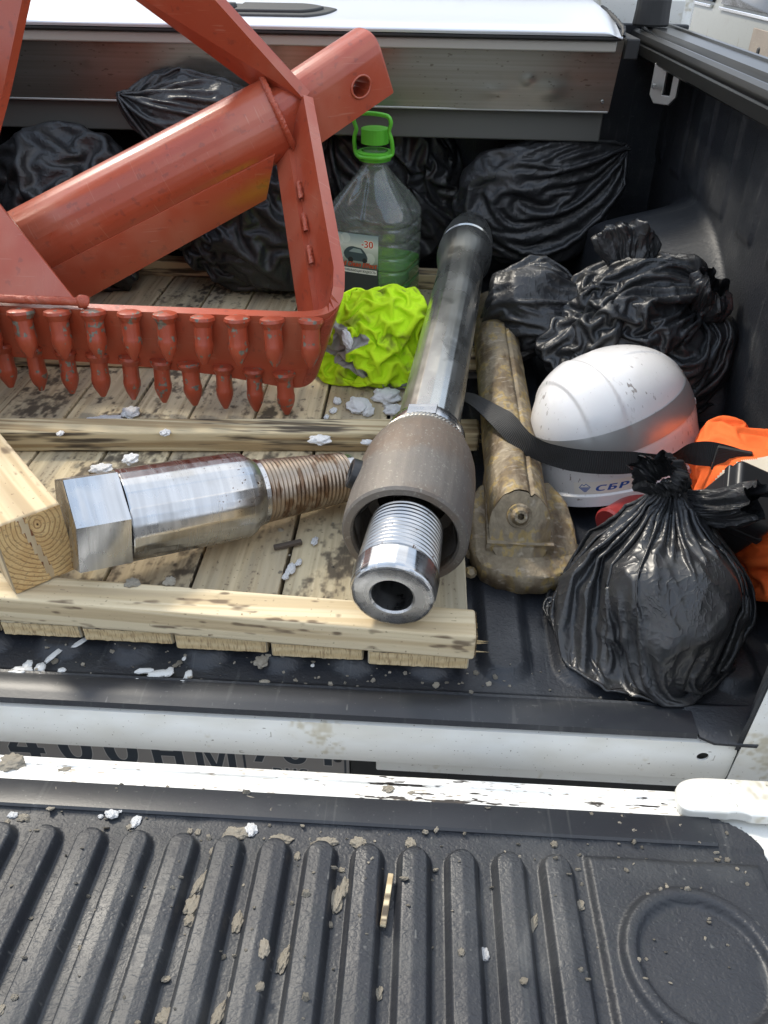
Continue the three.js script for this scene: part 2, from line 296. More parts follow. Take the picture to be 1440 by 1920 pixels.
    c = mixc(c, [.19, .165, .145], sm(k + .45 * (b - .5), .78, .81)); return mixc(c, [.48, .42, .34], sm(pf(u, v, 90, 20, 3, 96), .68, .8) * .6);
  }, true, .8, .04),
  red: tex(1024, 1024, (u, v) => mixc(mixc(mixc([.69, .31, .205], [.64, .27, .17], pf(u, v, 5, 5, 4, 101)), [.50, .23, .18], sm(pf(u, v, 40, 40, 3, 103), .68, .8) * .5), [.74, .53, .46], clamp(sm(pf(u, v, 4, 3, 5, 104), .55, .8) * .35 + sm(pf(u, v, 9, 190, 2, 105), .80, .9) * .4 + spk(u, v, 210, 109, .96) * .5)), true, .45, .45),
  redChip: tex(512, 512, (u, v) => { const c = mixc([.69, .31, .20], [.60, .25, .16], pf(u, v, 6, 6, 4, 106)); return mixc(c, mixc([.34, .33, .29], [.55, .53, .48], pf(u, v, 40, 40, 2, 108)), sm(pf(u, v, 16, 16, 4, 107), .66, .70)); }, true, .16, .16),
  redBump: tex(512, 512, (u, v) => .5 * pf(u, v, 120, 16, 2, 111) + .5 * pf(u, v, 60, 60, 3, 112), false, .2, .2),
  rough: tex(512, 512, (u, v) => { const a = Math.abs(pf(u, v, 18, 18, 4, 115) - .5) * 2; return .35 + .65 * a; }, false, .05, .05),
  steel: tex(1024, 1024, (u, v) => { let c = mixc([.80, .80, .80], [.70, .70, .70], pf(u, v, 3, 60, 3, 121)); c = mixc(c, [.62, .60, .56], sm(pf(u, v, 5, 4, 5, 122), .55, .8) * .6); return mixc(c, [.36, .28, .23], sm(pf(u, v, 110, 110, 2, 123), .80, .85) * sm(pf(u, v, 4, 3, 3, 124), .5, .62)); }, true, .3, .3),
  steelR: tex(512, 512, (u, v) => .16 + .16 * pf(u, v, 4, 90, 3, 131) + .2 * sm(pf(u, v, 6, 5, 5, 132), .5, .8), false, .3, .3),
  pipe: tex(512, 1024, (u, v) => { let c = mixc([.80, .80, .78], [.72, .72, .70], pf(u, v, 4, 12, 4, 141)); c = mixc(c, [.40, .40, .385], sm(pf(u, v, 7, 10, 5, 142), .6, .78) * .5); return mixc(c, [.75, .75, .73], sm(pf(u, v, 3, 150, 2, 143), .72, .86) * .35); }, true, .3, .6),
  pipeR: tex(512, 512, (u, v) => .16 + .26 * pf(u, v, 6, 8, 5, 145), false, .3, .5),
  forged: tex(1024, 1024, (u, v) => { let c = mixc([.48, .455, .425], [.42, .40, .38], pf(u, v, 6, 6, 5, 151)); c = mixc(c, [.44, .375, .32], sm(pf(u, v, 4, 5, 5, 152), .5, .75) * .6); return mixc(c, [.58, .57, .53], sm(pf(u, v, 110, 110, 2, 153), .7, .85) * .6); }, true, .35, .35),
  forgedB: tex(512, 512, (u, v) => .5 * pf(u, v, 90, 90, 3, 156) + .5 * pf(u, v, 20, 20, 3, 157), false, .12, .12),
  thread: tex(512, 512, (u, v) => mixc(mixc([.72, .67, .61], [.62, .54, .46], pf(u, v, 8, 8, 4, 161)), [.40, .29, .21], sm(pf(u, v, 6, 10, 5, 162), .52, .72) * .7), true, .12, .12),
  mud: tex(1024, 1024, (u, v) => {
    const a = pf(u, v, 8, 5, 5, 171), q = pf(u + .04 * pf(u, v, 9, 9, 2, 175), v, 22, 16, 4, 172), g = pf(u, v, 60, 60, 3, 173);
    let c = mixc([.46, .41, .335], [.55, .50, .41], g); c = mixc(c, [.60, .51, .31], sm(q, .50, .60) * (1 - sm(q, .66, .74)) * .75); c = mixc(c, [.33, .27, .20], sm(a, .52, .7) * .7);
    return mixc(c, [.66, .62, .56], sm(pf(u, v, 20, 40, 4, 174), .62, .78) * .5);
  }, true, .30, .30),
  mudB: tex(512, 512, (u, v) => pf(u, v, 24, 18, 5, 178), false, .12, .12),
  film: tex(1024, 1024, (u, v) => {                       // sharp random creases
    const x = u + .05 * (pf(u, v, 5, 5, 2, 188) - .5), y = v + .05 * (pf(u, v, 5, 5, 2, 189) - .5), r = (n, k) => Math.pow(Math.max(0, 1 - Math.abs(n - .5) * k), 1.6);
    return clamp(.5 * r(pf(x, y, 6, 9, 2, 181), 5) + .35 * r(pf(x, y, 19, 13, 2, 183), 6) * pf(u, v, 4, 4, 2, 185) * 1.6 + .25 * r(pf(x, y, 40, 34, 2, 184), 6) * sm(pf(u, v, 6, 6, 2, 182), .4, .7));
  }, false, .17, .17),
  filmC: tex(512, 512, (u, v) => mixc(mixc([.145, .148, .155], [.195, .196, .20], pf(u, v, 4, 4, 5, 186)), [.42, .40, .36], spk(u, v, 150, 187, .955) * .5), true, .4, .4),
  weave: tex(256, 256, (u, v) => .5 + .25 * Math.sin(u * 6.283 * 32) + .25 * Math.sin(v * 6.283 * 32), false, .03, .03),
  strapB: tex(64, 256, (u, v) => .5 + .5 * Math.sin(v * 6.283 * 16 + Math.sin(u * 6.283 * 2) * .8), false, .04, .04),
  helmet: tex(1024, 1024, (u, v) => { const c = mixc([.88, .875, .875], [.83, .815, .80], pf(u, v, 5, 5, 5, 191)); return mixc(c, [.36, .31, .27], clamp(sm(pf(u, v, 90, 40, 3, 192), .71, .78) * .6 * sm(pf(u, v, 4, 4, 3, 193), .4, .65) + spk(u, v, 130, 194, .97))); }, true, .3, .3),
  alu: tex(1024, 512, (u, v) => mixc(mixc([.60, .60, .57], [.52, .51, .47], pf(u, v, 2, 120, 3, 201)), [.40, .38, .34], clamp(sm(pf(u, v, 9, 6, 5, 202), .6, .8) * .5 + .7 * sm(pf(u, v, 90, 90, 2, 203), .83, .86))), true, 1, .4),
  snow: tex(256, 256, (u, v) => mixc([.95, .95, .95], [.80, .79, .77], sm(pf(u, v, 8, 8, 4, 211), .45, .75)), true, .06, .06),
  clay: tex(256, 256, (u, v) => mixc(mixc([.84, .80, .73], [.68, .64, .57], pf(u, v, 6, 6, 4, 215)), [.74, .71, .64], sm(pf(u, v, 14, 14, 3, 216), .6, .75) * .6), true, .05, .05),
  ground: tex(1024, 1024, (u, v) => { const s = pf(u, v, 5, 5, 5, 221); return mixc(mixc([.33, .32, .31], [.44, .42, .39], pf(u, v, 90, 90, 3, 222)), [.84, .85, .87], sm(s, .55, .66)); }, true, 9, 9),
};
const std = o => new THREE.MeshStandardMaterial(o), phy = o => new THREE.MeshPhysicalMaterial(o);
const M = {
  liner: std({ map: TL.linerCol, bumpMap: TL.linerBump, bumpScale: .0005, roughnessMap: TL.linerRough, roughness: 1 }),
  strip: std({ map: TL.linerCol, roughness: .42, bumpMap: TL.forgedB, bumpScale: .0001 }),
  white: phy({ map: TL.white, roughness: .42, clearcoat: .4, clearcoatRoughness: .3 }),
  chipped: std({ map: TL.chipped, roughness: .45 }),
  cover: phy({ color: new THREE.Color().setRGB(.66, .68, .71), roughness: .35, metalness: .15, clearcoat: .5, clearcoatRoughness: .2 }),
  rail: std({ color: new THREE.Color().setRGB(.035, .035, .034), roughness: .3, metalness: .35 }),
  rubber: std({ color: new THREE.Color().setRGB(.018, .018, .018), roughness: .6 }),
  grip: std({ color: new THREE.Color().setRGB(.05, .052, .052), roughness: .55, bumpMap: TL.linerBump, bumpScale: .0002 }),
  alu: std({ map: TL.alu, metalness: .9, roughness: .3 }),
  trim: std({ color: new THREE.Color().setRGB(.36, .34, .30), roughness: .5 }),
  darkmetal: std({ color: new THREE.Color().setRGB(.11, .11, .10), roughness: .55, metalness: .3 }),
  chrome: std({ color: new THREE.Color().setRGB(.8, .8, .8), roughness: .12, metalness: 1 }),
  galv: std({ color: new THREE.Color().setRGB(.42, .42, .40), roughness: .45, metalness: .7 }),
  wood: [], pine: [], pineDirty: [],
  saw: std({ map: TL.saw, roughness: .9, bumpMap: TL.sawBump, bumpScale: .001 }),
  red: phy({ map: TL.red, roughness: 1.25, roughnessMap: TL.pipeR, bumpMap: TL.redBump, bumpScale: .00012, clearcoat: .35, clearcoatRoughness: .25 }),
  redRough: std({ map: TL.red, roughness: .6, bumpMap: TL.rough, bumpScale: .0035 }),
  redWeld: std({ map: TL.red, roughness: .45, bumpMap: TL.rough, bumpScale: .0008 }),
  redChip: phy({ map: TL.redChip, roughness: .42, bumpMap: TL.redBump, bumpScale: .0002, clearcoat: .2, clearcoatRoughness: .3 }),
  steel: std({ map: TL.steel, metalness: 1, roughnessMap: TL.steelR, roughness: 1 }),
  pipe: std({ map: TL.pipe, metalness: .95, roughnessMap: TL.pipeR, roughness: 1 }),
  forged: std({ map: TL.forged, metalness: .45, roughness: .62, bumpMap: TL.forgedB, bumpScale: .0004 }),
  weldSteel: std({ color: new THREE.Color().setRGB(.40, .38, .34), metalness: .9, roughness: .38, bumpMap: TL.rough, bumpScale: .0008 }),
  thread: std({ map: TL.thread, metalness: .85, roughness: .36 }),
  threadClean: std({ map: TL.steel, metalness: 1, roughness: .32 }),
  mud: std({ map: TL.mud, metalness: .25, roughness: .62, bumpMap: TL.mudB, bumpScale: .0012 }),
  film: phy({ map: TL.filmC, roughness: .40, bumpMap: TL.film, bumpScale: .0012, specularIntensity: 1 }),
  filmGloss: phy({ map: TL.filmC, roughness: .34, bumpMap: TL.film, bumpScale: .0012 }),
  hivis: std({ vertexColors: true, roughness: .85, bumpMap: TL.weave, bumpScale: .0001, side: THREE.DoubleSide }),
  tape: std({ color: new THREE.Color().setRGB(.34, .33, .31), roughness: .5, side: THREE.DoubleSide }),
  piping: std({ color: new THREE.Color().setRGB(.14, .145, .135), roughness: .7, side: THREE.DoubleSide }),
  orange: std({ color: new THREE.Color().setRGB(.93, .145, .02), roughness: .8, bumpMap: TL.weave, bumpScale: .0003, side: THREE.DoubleSide }),
  tapeBeige: std({ color: new THREE.Color().setRGB(.52, .47, .38), roughness: .6, side: THREE.DoubleSide }),
  strap: std({ color: new THREE.Color().setRGB(.022, .022, .022), roughness: .75, bumpMap: TL.strapB, bumpScale: .0006, side: THREE.DoubleSide }),
  helmet: phy({ map: TL.helmet, roughness: .3, clearcoat: .5, clearcoatRoughness: .15 }),
  silverTape: std({ color: new THREE.Color().setRGB(.52, .52, .51), roughness: .38, metalness: .7, side: THREE.DoubleSide }),
  capGreen: phy({ color: new THREE.Color().setRGB(.14, .56, .045), roughness: .35, transmission: .12, thickness: 0 }),
  pet: phy({ color: 0xf4f8f4, roughness: .06, transmission: .9, thickness: 0, ior: 1.58, clearcoat: 1, clearcoatRoughness: .03 }),
  liquid: phy({ color: new THREE.Color().setRGB(.13, .50, .045), roughness: .05, transmission: .6, thickness: .1, ior: 1.33, attenuationColor: new THREE.Color().setRGB(.30, .85, .12), attenuationDistance: .12 }),
  blackBox: std({ color: new THREE.Color().setRGB(.016, .017, .019), roughness: .4 }),
  redCan: std({ color: new THREE.Color().setRGB(.27, .03, .028), roughness: .4 }),
  snow: phy({ map: TL.snow, roughness: .75, bumpMap: TL.forgedB, bumpScale: .001 }),
  ice: phy({ color: new THREE.Color().setRGB(.78, .78, .76), roughness: .35, transmission: .35, thickness: 0 }),
  clay: std({ map: TL.clay, roughness: .95, bumpMap: TL.mudB, bumpScale: .0015 }),
  chip: std({ map: TL.pineDirty, roughness: .9 }),
};
for (let k = 0; k < 4; k++) {
  const v = [1, .9, .97, .84][k], c = new THREE.Color().setRGB(v, v * [1, .98, .95, .97][k], v * [.98, .93, .88, .95][k]);
  M.wood.push(std({ map: TL.wood, color: c, roughness: .9, bumpMap: TL.woodBump, bumpScale: .0012 }));
  M.pine.push(std({ map: TL.pine, color: c, roughness: .85, bumpMap: TL.woodBump, bumpScale: .0008 }));
  M.pineDirty.push(std({ map: TL.pineDirty, color: c, roughness: .9, bumpMap: TL.woodBump, bumpScale: .001 }));
}
// ---------------------------------------------------------------- ground
{
  const g = new THREE.PlaneGeometry(300, 300); g.rotateX(-Math.PI / 2); g.translate(0, -.85, 0);
  const uv = g.attributes.uv; for (let i = 0; i < uv.count; i++) uv.setXY(i, uv.getX(i) * 300, uv.getY(i) * 300);
  const m = new THREE.Mesh(g, std({ map: TL.ground, roughness: .9 })); m.name = 'ground'; m.userData = { kind: 'structure' }; m.receiveShadow = true; scene.add(m);
}
// ---------------------------------------------------------------- the pickup truck that carries everything
const truck = thing('pickup_truck', 'white pickup truck with open tailgate and black plastic bed liner', 'pickup truck', V(-.2, -.85, -1.3));
function hfield(x0, x1, z0, z1, nx, nz, h, keep) {       // height field y = h(x, z), normals from h, uv in metres
  const P = [], Nn = [], U = [], I = [], e = .0008;
  for (let j = 0; j <= nz; j++) for (let i = 0; i <= nx; i++) {
    const x = mix(x0, x1, i / nx), z = mix(z0, z1, j / nz); P.push(x, h(x, z), z); U.push(x, z);
    const n = V(h(x - e, z) - h(x + e, z), 2 * e, h(x, z - e) - h(x, z + e)).normalize(); Nn.push(n.x, n.y, n.z);
  }
  for (let j = 0; j < nz; j++) for (let i = 0; i < nx; i++) {
    if (keep && !keep(mix(x0, x1, (i + .5) / nx), mix(z0, z1, (j + .5) / nz))) continue;
    const a = j * (nx + 1) + i, b = a + 1, c = a + nx + 1, d = c + 1; I.push(a, d, b, a, c, d);
  }
  const g = new THREE.BufferGeometry(); g.setAttribute('position', new THREE.Float32BufferAttribute(P, 3)); g.setAttribute('normal', new THREE.Float32BufferAttribute(Nn, 3)); g.setAttribute('uv', new THREE.Float32BufferAttribute(U, 2)); g.setIndex(I); return g;
}
// bed floor liner: ribs along the bed that stop short of the rear lip
const ribIn = (x, z, cx, hw, z0, z1) => { const r = hw; const dz = Math.max(z0 + r - z, z - (z1 - r), 0), dx = Math.abs(x - cx); return hw - Math.hypot(dx, dz); };
const floorH = (x, z) => {
  const c = Math.round((x - .03) / .092) * .092 + .03, d = ribIn(x, z, c, .031, -2.2, -.632);
  const rib = .012 * sm(d, -.006, .012);
  const lip = .011 * sm(z, -.612, -.604) - .005 * sm(z, -.5985, -.5965) + .0;
  return -.012 + rib + lip + .0007 * N3(x * 14, z * 14, 2);
};
part(truck, 'bed_floor', hfield(-1.0, .58, -2.06, -.596, 520, 220, floorH), M.liner);
// flat black strip that covers the rear edge of the liner
part(truck, 'edge_strip', extX([[-.600, -.002], [-.588, .0035], [-.568, .0035], [-.560, .0015], [-.5575, -.005], [-.5595, -.005], [-.569, -.001], [-.598, -.004]], -1.0, .326, .0008), M.strip);
// side liner with wheel arch, thickening towards the tailgate opening
{
  const zc = -1.66, side = (z, y) => {
    let x = .562 - .02 * y; const d = Math.hypot(z - zc, (y + .10) * 1.05);
    x -= .185 * sm(d, .40, .33);
    x -= .006 * sm(Math.abs(((z + 9) % .16) - .08), .045, .035) * sm(y, .28, .3) ;
    x -= .178 * sm(z, -.72, -.575);
    return x + .0015 * N3(z * 9, y * 9, 4);
  };
  const g = grid(300, 110, (u, v) => { const z = mix(-2.06, -.556, u), y = mix(-.02, .53, v); return V(side(z, y), y, z); });
  const uv = g.attributes.uv; for (let i = 0; i < uv.count; i++) uv.setXY(i, uv.getX(i) * 1.5, uv.getY(i) * .55);
  part(truck, 'side_liner', g, M.liner);
  const flange = slab([V(.318, .0, -.598), V(.328, -.004, -.558), V(.343, -.010, -.551), V(.388, -.012, -.549), V(.398, .0, -.56), V(.40, .0, -.60)], .006);
  part(truck, 'corner_liner', flange, M.liner);
  part(truck, 'corner_lip', grid(10, 40, (u, v) => { const y = mix(-.012, .53, v); return V(mix(.366, .392, u) + .002 * N3(y * 30, u * 3, 1), y, mix(-.5505, -.566, u * u)); }), M.liner);
  part(truck, 'side_liner', rbox(-1.01, -.985, -.02, .53, -2.06, -.556, .004), M.liner);
}
part(truck, 'front_liner', rbox(-1.0, .57, -.02, .56, -2.075, -2.055, .004), M.liner);
// white sheet metal: sill, corner pillars, outer sides, bumper
const sillProf = [[-.62, -.014], [-.5685, -.010], [-.558, -.012], [-.5535, -.020], [-.5525, -.062], [-.555, -.074], [-.563, -.079], [-.62, -.081], [-.62, -.079], [-.564, -.077], [-.557, -.0725], [-.5545, -.062], [-.5555, -.0205], [-.559, -.014], [-.5685, -.012], [-.62, -.016]];
const sill = part(truck, 'rear_sill', boxUV(cut(extX(sillProf, -1.05, .372), new THREE.CylinderGeometry(.0066, .0066, .2, 24).rotateX(Math.PI / 2).translate(.337, -.030, -.58))), M.white);
part(truck, 'sill_brace', extX([[-.62, -.0815], [-.566, -.0815], [-.566, -.105], [-.58, -.112], [-.62, -.112]], -.03, .372, .002), M.white);
part(truck, 'corner_pillar', boxUV(toCreasedNormals((() => { const s = new THREE.Shape(); s.moveTo(.372, -.55); s.lineTo(.62, -.55); s.lineTo(.66, -.52); s.lineTo(.66, -.7); s.lineTo(.60, -.72); s.lineTo(.56, -.6); s.lineTo(.402, -.564); s.quadraticCurveTo(.374, -.562, .372, -.55); const g = new THREE.ExtrudeGeometry(s, { depth: .72, bevelEnabled: false, curveSegments: 8 }); g.rotateX(Math.PI / 2); g.translate(0, .52, 0); return g; })(), .5)), M.white);
part(truck, 'corner_pillar', rbox(-1.12, -1.01, -.2, .52, -.7, -.55, .01), M.white);
part(truck, 'bed_side', rbox(.585, .66, -.25, .505, -2.08, -.7, .02, 4), M.white);
part(truck, 'bed_side', rbox(-1.12, -1.04, -.25, .505, -2.08, -.7, .02, 4), M.white);
part(truck, 'rear_valance', rbox(-1.05, .60, -.32, -.082, -.66, -.6045, .004), M.rubber);
part(truck, 'bumper', extX([[-.62, -.235], [-.50, -.235], [-.47, -.25], [-.46, -.28], [-.47, -.36], [-.52, -.40], [-.62, -.40]], -1.10, .64, .01), M.white);
// number plate below the sill
{
  const c = document.createElement('canvas'); c.width = 1040; c.height = 224; const k = c.getContext('2d');
  k.fillStyle = '#8d8884'; k.fillRect(0, 0, 1040, 224); k.strokeStyle = '#2c333c'; k.lineWidth = 5; k.strokeRect(6, 6, 1028, 212);
  k.fillStyle = '#2a323c'; k.fillRect(771, 6, 6, 212);
  k.textBaseline = 'alphabetic'; k.textAlign = 'center';
  k.font = 'bold 210px sans-serif'; k.lineWidth = 4; k.strokeStyle = '#b9b4ae';
  const put = (s, x, y, w) => { k.save(); k.translate(x, y); k.scale(w, 1); k.strokeText(s, 0, 0); k.fillText(s, 0, 0); k.restore(); };
  put('4', 205, 188, .85); put('0', 335, 188, .85); put('0', 455, 188, .85);
  k.font = 'bold 162px sans-serif'; put('\u041d', 575, 188, .9); put('\u041c', 700, 188, .86);
  put('7', 822, 142, .8); put('6', 905, 142, .8); put('1', 984, 142, .8);
  k.font = 'bold 52px sans-serif'; put('RUS', 890, 200, 1);
  k.beginPath(); k.arc(1014, 118, 9, 0, 7); k.fill();
  const t = new THREE.CanvasTexture(c); t.colorSpace = THREE.SRGBColorSpace;
  const pl = part(truck, 'license_plate', rbox(-.590, -.066, -.191, -.079, -.6025, -.6005, .0008), std({ color: new THREE.Color().setRGB(.3, .29, .28), roughness: .5 }));
  const f = new THREE.PlaneGeometry(.52, .112); f.translate(-.328, -.135, -.5998); part(pl, 'plate_face', f, std({ map: t, roughness: .45 }));
  const bl = new THREE.CylinderGeometry(.004, .004, .003, 16); bl.rotateX(Math.PI / 2); bl.translate(-.079, -.135, -.5990); part(pl, 'bolt', bl, M.rubber);
  part(truck, 'plate_frame', mergeGeometries([rbox(-.60, .06, -.200, -.192, -.6035, -.597, .002), rbox(-.064, .06, -.192, -.094, -.6035, -.5995, .002)]), M.rubber);
}
// tailgate, let down and tipped up a little towards its free end
const T0 = V(0, -.028, -.507), TA = -4.3 * Math.PI / 180;
const gateM = new THREE.Matrix4().makeRotationX(TA).setPosition(T0);
const gt = g => g.applyMatrix4(gateM);
const RX = [-.0705, .0455]; const ribX = []; for (let k = -13; k <= 2; k++) ribX.push(.0625 + k * .0455);
const gateH = (x, z) => {
  let h = 0;
  for (const c of ribX) { if (Math.abs(x - c) > .03) continue; const d = ribIn(x, z, c, .0155, .090, .475); const t = clamp(d / .0155); h = Math.max(h, .0130 * sm(d, -.002, .0045) + .0022 * t); }
  const pd = Math.min(x - .1835, z - .087, .352 - x, .475 - z); h = Math.max(h, .0065 * sm(pd, -.003, .005));
  const r = Math.hypot(x - .268, z - .188); h += .0085 * Math.exp(-Math.pow((r - .062) / .0072, 4));
  h += .004 * sm(z, .0725, .0700);                                  // flat band beside the hinge
  const cr = .05, ex = Math.max(x - (.366 - cr), 0), ez = Math.max((.034 + cr) - z, 0), out = x > .366 - cr && z < .034 + cr ? Math.hypot(ex, ez) - cr : Math.max(x - .366, .034 - z);
  h -= .016 * sm(out, -.002, .003);
  return h + .0006 * N3(x * 40, z * 40, 7) + .0008 * N3(x * 11, z * 9, 3);
};
const gate = part(truck, 'tailgate', gt(boxUV(new RoundedBoxGeometry(1.46, .045, .50, 3, .012).translate(-.31, -.0275, .255))), M.white);
part(gate, 'edge_moulding', gt(extX([[.0, -.03], [.0, -.003], [.003, .0], [.012, .0008], [.0135, -.0015], [.016, -.0015], [.0175, .0012], [.033, .002], [.046, .001], [.046, -.02]], -1.04, .30)), M.chipped);
{
  const inRib = (x, z) => ribX.findIndex(c => ribIn(x, z, c, .0155, .090, .475) > -.004);
  const nx = 700, nz = 130, a = [-.71, .375, .03, .495];
  part(gate, 'tailgate_liner', gt(hfield(...a, nx, nz, gateH, (x, z) => inRib(x, z) < 0)), M.liner);
  ribX.forEach((c, k) => {
    const x0 = a[0] + Math.floor((c - .022 - a[0]) / (a[1] - a[0]) * nx) * (a[1] - a[0]) / nx, m = 29;
    if (x0 < a[0]) return;
    part(gate, 'rib', gt(hfield(x0, x0 + m * (a[1] - a[0]) / nx, a[2], a[3], m, nz, gateH, (x, z) => inRib(x, z) === k)), M.liner);
  });
  part(gate, 'liner_band', gt(extX([[.036, .0], [.037, .0058], [.039, .0068], [.067, .0068], [.0695, .005], [.0695, .0]], -.71, .318, .001)), M.strip);
  const hc = new THREE.Shape(); hc.moveTo(.293, .010); hc.lineTo(.291, .026); hc.quadraticCurveTo(.292, .034, .302, .034); hc.lineTo(.335, .034); hc.quadraticCurveTo(.350, .030, .36, .036); hc.lineTo(.50, .037); hc.lineTo(.50, -.004); hc.lineTo(.33, -.004); hc.quadraticCurveTo(.30, -.004, .293, .010);
  const hg = new THREE.ExtrudeGeometry(hc, { depth: .008, bevelEnabled: true, bevelSize: .003, bevelThickness: .003, bevelSegments: 3, curveSegments: 8 }); hg.rotateX(Math.PI / 2); hg.translate(0, .012, .0); 
  // shape y becomes +z after the flip
  part(gate, 'hinge_cover', gt(boxUV(hg)), M.white);
}
// rail on the right bed side
const railProf = [[.452, .508], [.446, .528], [.4475, .531], [.4445, .534], [.4430, .541], [.4455, .548], [.4520, .5525], [.456, .5525], [.4585, .5495], [.464, .5495], [.466, .557], [.4685, .5595], [.474, .5595], [.4755, .557], [.515, .558], [.517, .562], [.522, .563], [.525, .560], [.525, .50], [.47, .498]];
part(truck, 'bed_rail', extZ(railProf, -2.09, -.62), M.rail);
part(truck, 'rail_cap', rbox(.50, .64, .500, .528, -2.09, -.6, .012, 3), M.rubber);
part(truck, 'bed_rail', rbox(-1.09, -.97, .50, .56, -2.09, -.6, .01), M.rail);
{ // tie-down bracket under the rail
  const s = new THREE.Shape(); s.moveTo(-.026, .034); s.lineTo(.030, .034); s.lineTo(.030, -.02); s.lineTo(.018, -.034); s.lineTo(-.014, -.034); s.lineTo(-.026, -.02); s.closePath();
  const h = new THREE.Path(); h.moveTo(.0, .03); h.lineTo(.0, -.02); h.lineTo(.019, -.02); h.lineTo(.019, .03); h.closePath(); s.holes.push(h);
  const g = new THREE.ExtrudeGeometry(s, { depth: .006, bevelEnabled: true, bevelSize: .0015, bevelThickness: .0015, bevelSegments: 2 }); g.rotateY(-.75); g.translate(.475, .475, -1.80);
  const b = part(truck, 'tie_down_bracket', boxUV(g), M.galv);
  const k = lathe([[0, .008], [.004, .007], [.005, .003], [.005, -.006]], 16); k.rotateX(Math.PI / 2); k.translate(.452, .472, -1.79); part(b, 'bolt', k, M.galv);
}
// roller cover in its canister at the front of the bed
const dent = (x, y) => .0022 * Math.exp(-(Math.pow((x - .20) / .012, 2) + Math.pow((y - .474) / .010, 2))) + .002 * Math.exp(-(Math.pow((x - .13) / .03, 2) + Math.pow((y - .452) / .012, 2))) + .003 * Math.exp(-(Math.pow((x - .25) / .03, 2) + Math.pow((y - .455) / .018, 2))) + .0012 * N3(x * 6, y * 14, 3) + .002 * N3(x * 2.2, y * 3, 8);
const can = part(truck, 'canister_panel', (() => { const g = grid(240, 40, (u, v) => { const y = mix(.418, .548, v), x = mix(-1.0, mix(.377, .384, v), u); return V(x, y, -1.822 - .008 * (1 - v) + dent(x, y)); }); const uv = g.attributes.uv; for (let i = 0; i < uv.count; i++) uv.setXY(i, uv.getX(i) * 1.38, uv.getY(i) * .13); return g; })(), M.alu);
part(can, 'panel_hem', rbox(-1.0, .376, .4145, .4195, -1.836, -1.8285, .002), M.galv);
for (const [x, y] of [[.368, .523], [.360, .437]]) { const g = lathe([[0, .003], [.003, .0025], [.0042, 0]], 16); g.rotateX(Math.PI / 2); g.translate(x, y, -1.826); part(can, 'rivet', g, M.chrome); }
part(truck, 'canister_base', rbox(-1.0, .372, .355, .416, -1.90, -1.850, .004), M.darkmetal);
part(truck, 'canister_box', rbox(-1.0, .383, .36, .55, -2.05, -1.905, .004), M.darkmetal);
part(truck, 'canister_trim', rbox(-1.0, .366, .5275, .5475, -1.815, -1.800, .004), M.trim);
part(truck, 'rubber_seal', rbox(-1.0, .372, .5485, .556, -1.82, -1.790, .003), M.rubber);
part(truck, 'canister_end', rbox(.3845, .412, .515, .552, -2.05, -1.806, .004), M.rubber);
const cov = part(truck, 'roller_cover', (() => {
  const f = [[-1.788, .5565], [-1.786, .562], [-1.800, .5695], [-1.84, .580], [-1.90, .591], [-1.97, .600], [-2.08, .606]];
  const c = new THREE.CatmullRomCurve3(f.map(q => V(0, q[1], q[0])));
  const g = grid(200, 40, (u, v) => { const q = c.getPoint(v), x = mix(-1.0, .372, u); const e = sm(x, .33, .372); return V(x, q.y - .016 * e * e * sm(v, 0, .3) + .0006 * N3(x * 5, v * 4, 1), q.z); });
  return g; })(), M.cover);
{ // recessed pull handle on the cover
  const s = new THREE.Shape(); s.moveTo(-.118, -.03); s.quadraticCurveTo(-.13, .0, -.118, .02); s.lineTo(-.09, .032); s.lineTo(.06, .032); s.quadraticCurveTo(.10, .025, .118, .008); s.quadraticCurveTo(.105, -.03, .06, -.038); s.lineTo(-.10, -.038); s.closePath();
  const g = new THREE.ExtrudeGeometry(s, { depth: .004, bevelEnabled: true, bevelSize: .004, bevelThickness: .003, bevelSegments: 3, curveSegments: 16 }); g.rotateX(-Math.PI / 2 + .17); g.translate(-.318, .5805, -1.862);
  const h = part(cov, 'pull_handle', boxUV(g), M.grip);
  const s2 = new THREE.Shape(); s2.moveTo(-.08, -.028); s2.lineTo(-.068, .022); s2.lineTo(.05, .022); s2.quadraticCurveTo(.08, .016, .092, .002); s2.quadraticCurveTo(.08, -.02, .05, -.026); s2.closePath();
  const g2 = new THREE.ExtrudeGeometry(s2, { depth: .005, bevelEnabled: true, bevelSize: .003, bevelThickness: .003, bevelSegments: 3, curveSegments: 16 }); g2.rotateX(-Math.PI / 2 + .17); g2.translate(-.318, .5845, -1.862);
  part(h, 'grip', boxUV(g2), M.grip);
  const lk = lathe([[0, .008], [.014, .008], [.016, .006], [.017, 0]], 32); lk.translate(-.415, .5885, -1.856); part(h, 'lock', lk, M.grip);
}
part(truck, 'cover_edge', bead([V(.373, .557, -1.786), V(.374, .566, -1.80), V(.373, .575, -1.85), V(.372, .584, -1.95), V(.372, .59, -2.06)], .004, 1), M.rubber);
// roll bar on the rails behind the cab
{
  const foot = lathe([[.036, 0], [.038, .004], [.036, .03], [.0355, .048], [.032, .05]], 48); foot.translate(.470, .5605, -2.0);
  part(truck, 'roll_bar_foot', foot, M.rubber);
  const c = new THREE.CatmullRomCurve3([V(.470, .60, -2.0), V(.468, .80, -2.0), V(.45, 1.05, -2.0), V(.38, 1.17, -2.0), V(.2, 1.2, -2.0), V(-.3, 1.2, -2.0), V(-.8, 1.2, -2.0), V(-.95, 1.16, -2.0), V(-1.01, 1.02, -2.0), V(-1.02, .56, -2.0)]);
  const g = new THREE.TubeGeometry(c, 120, .030, 28); part(truck, 'roll_bar', g, M.chrome);
}
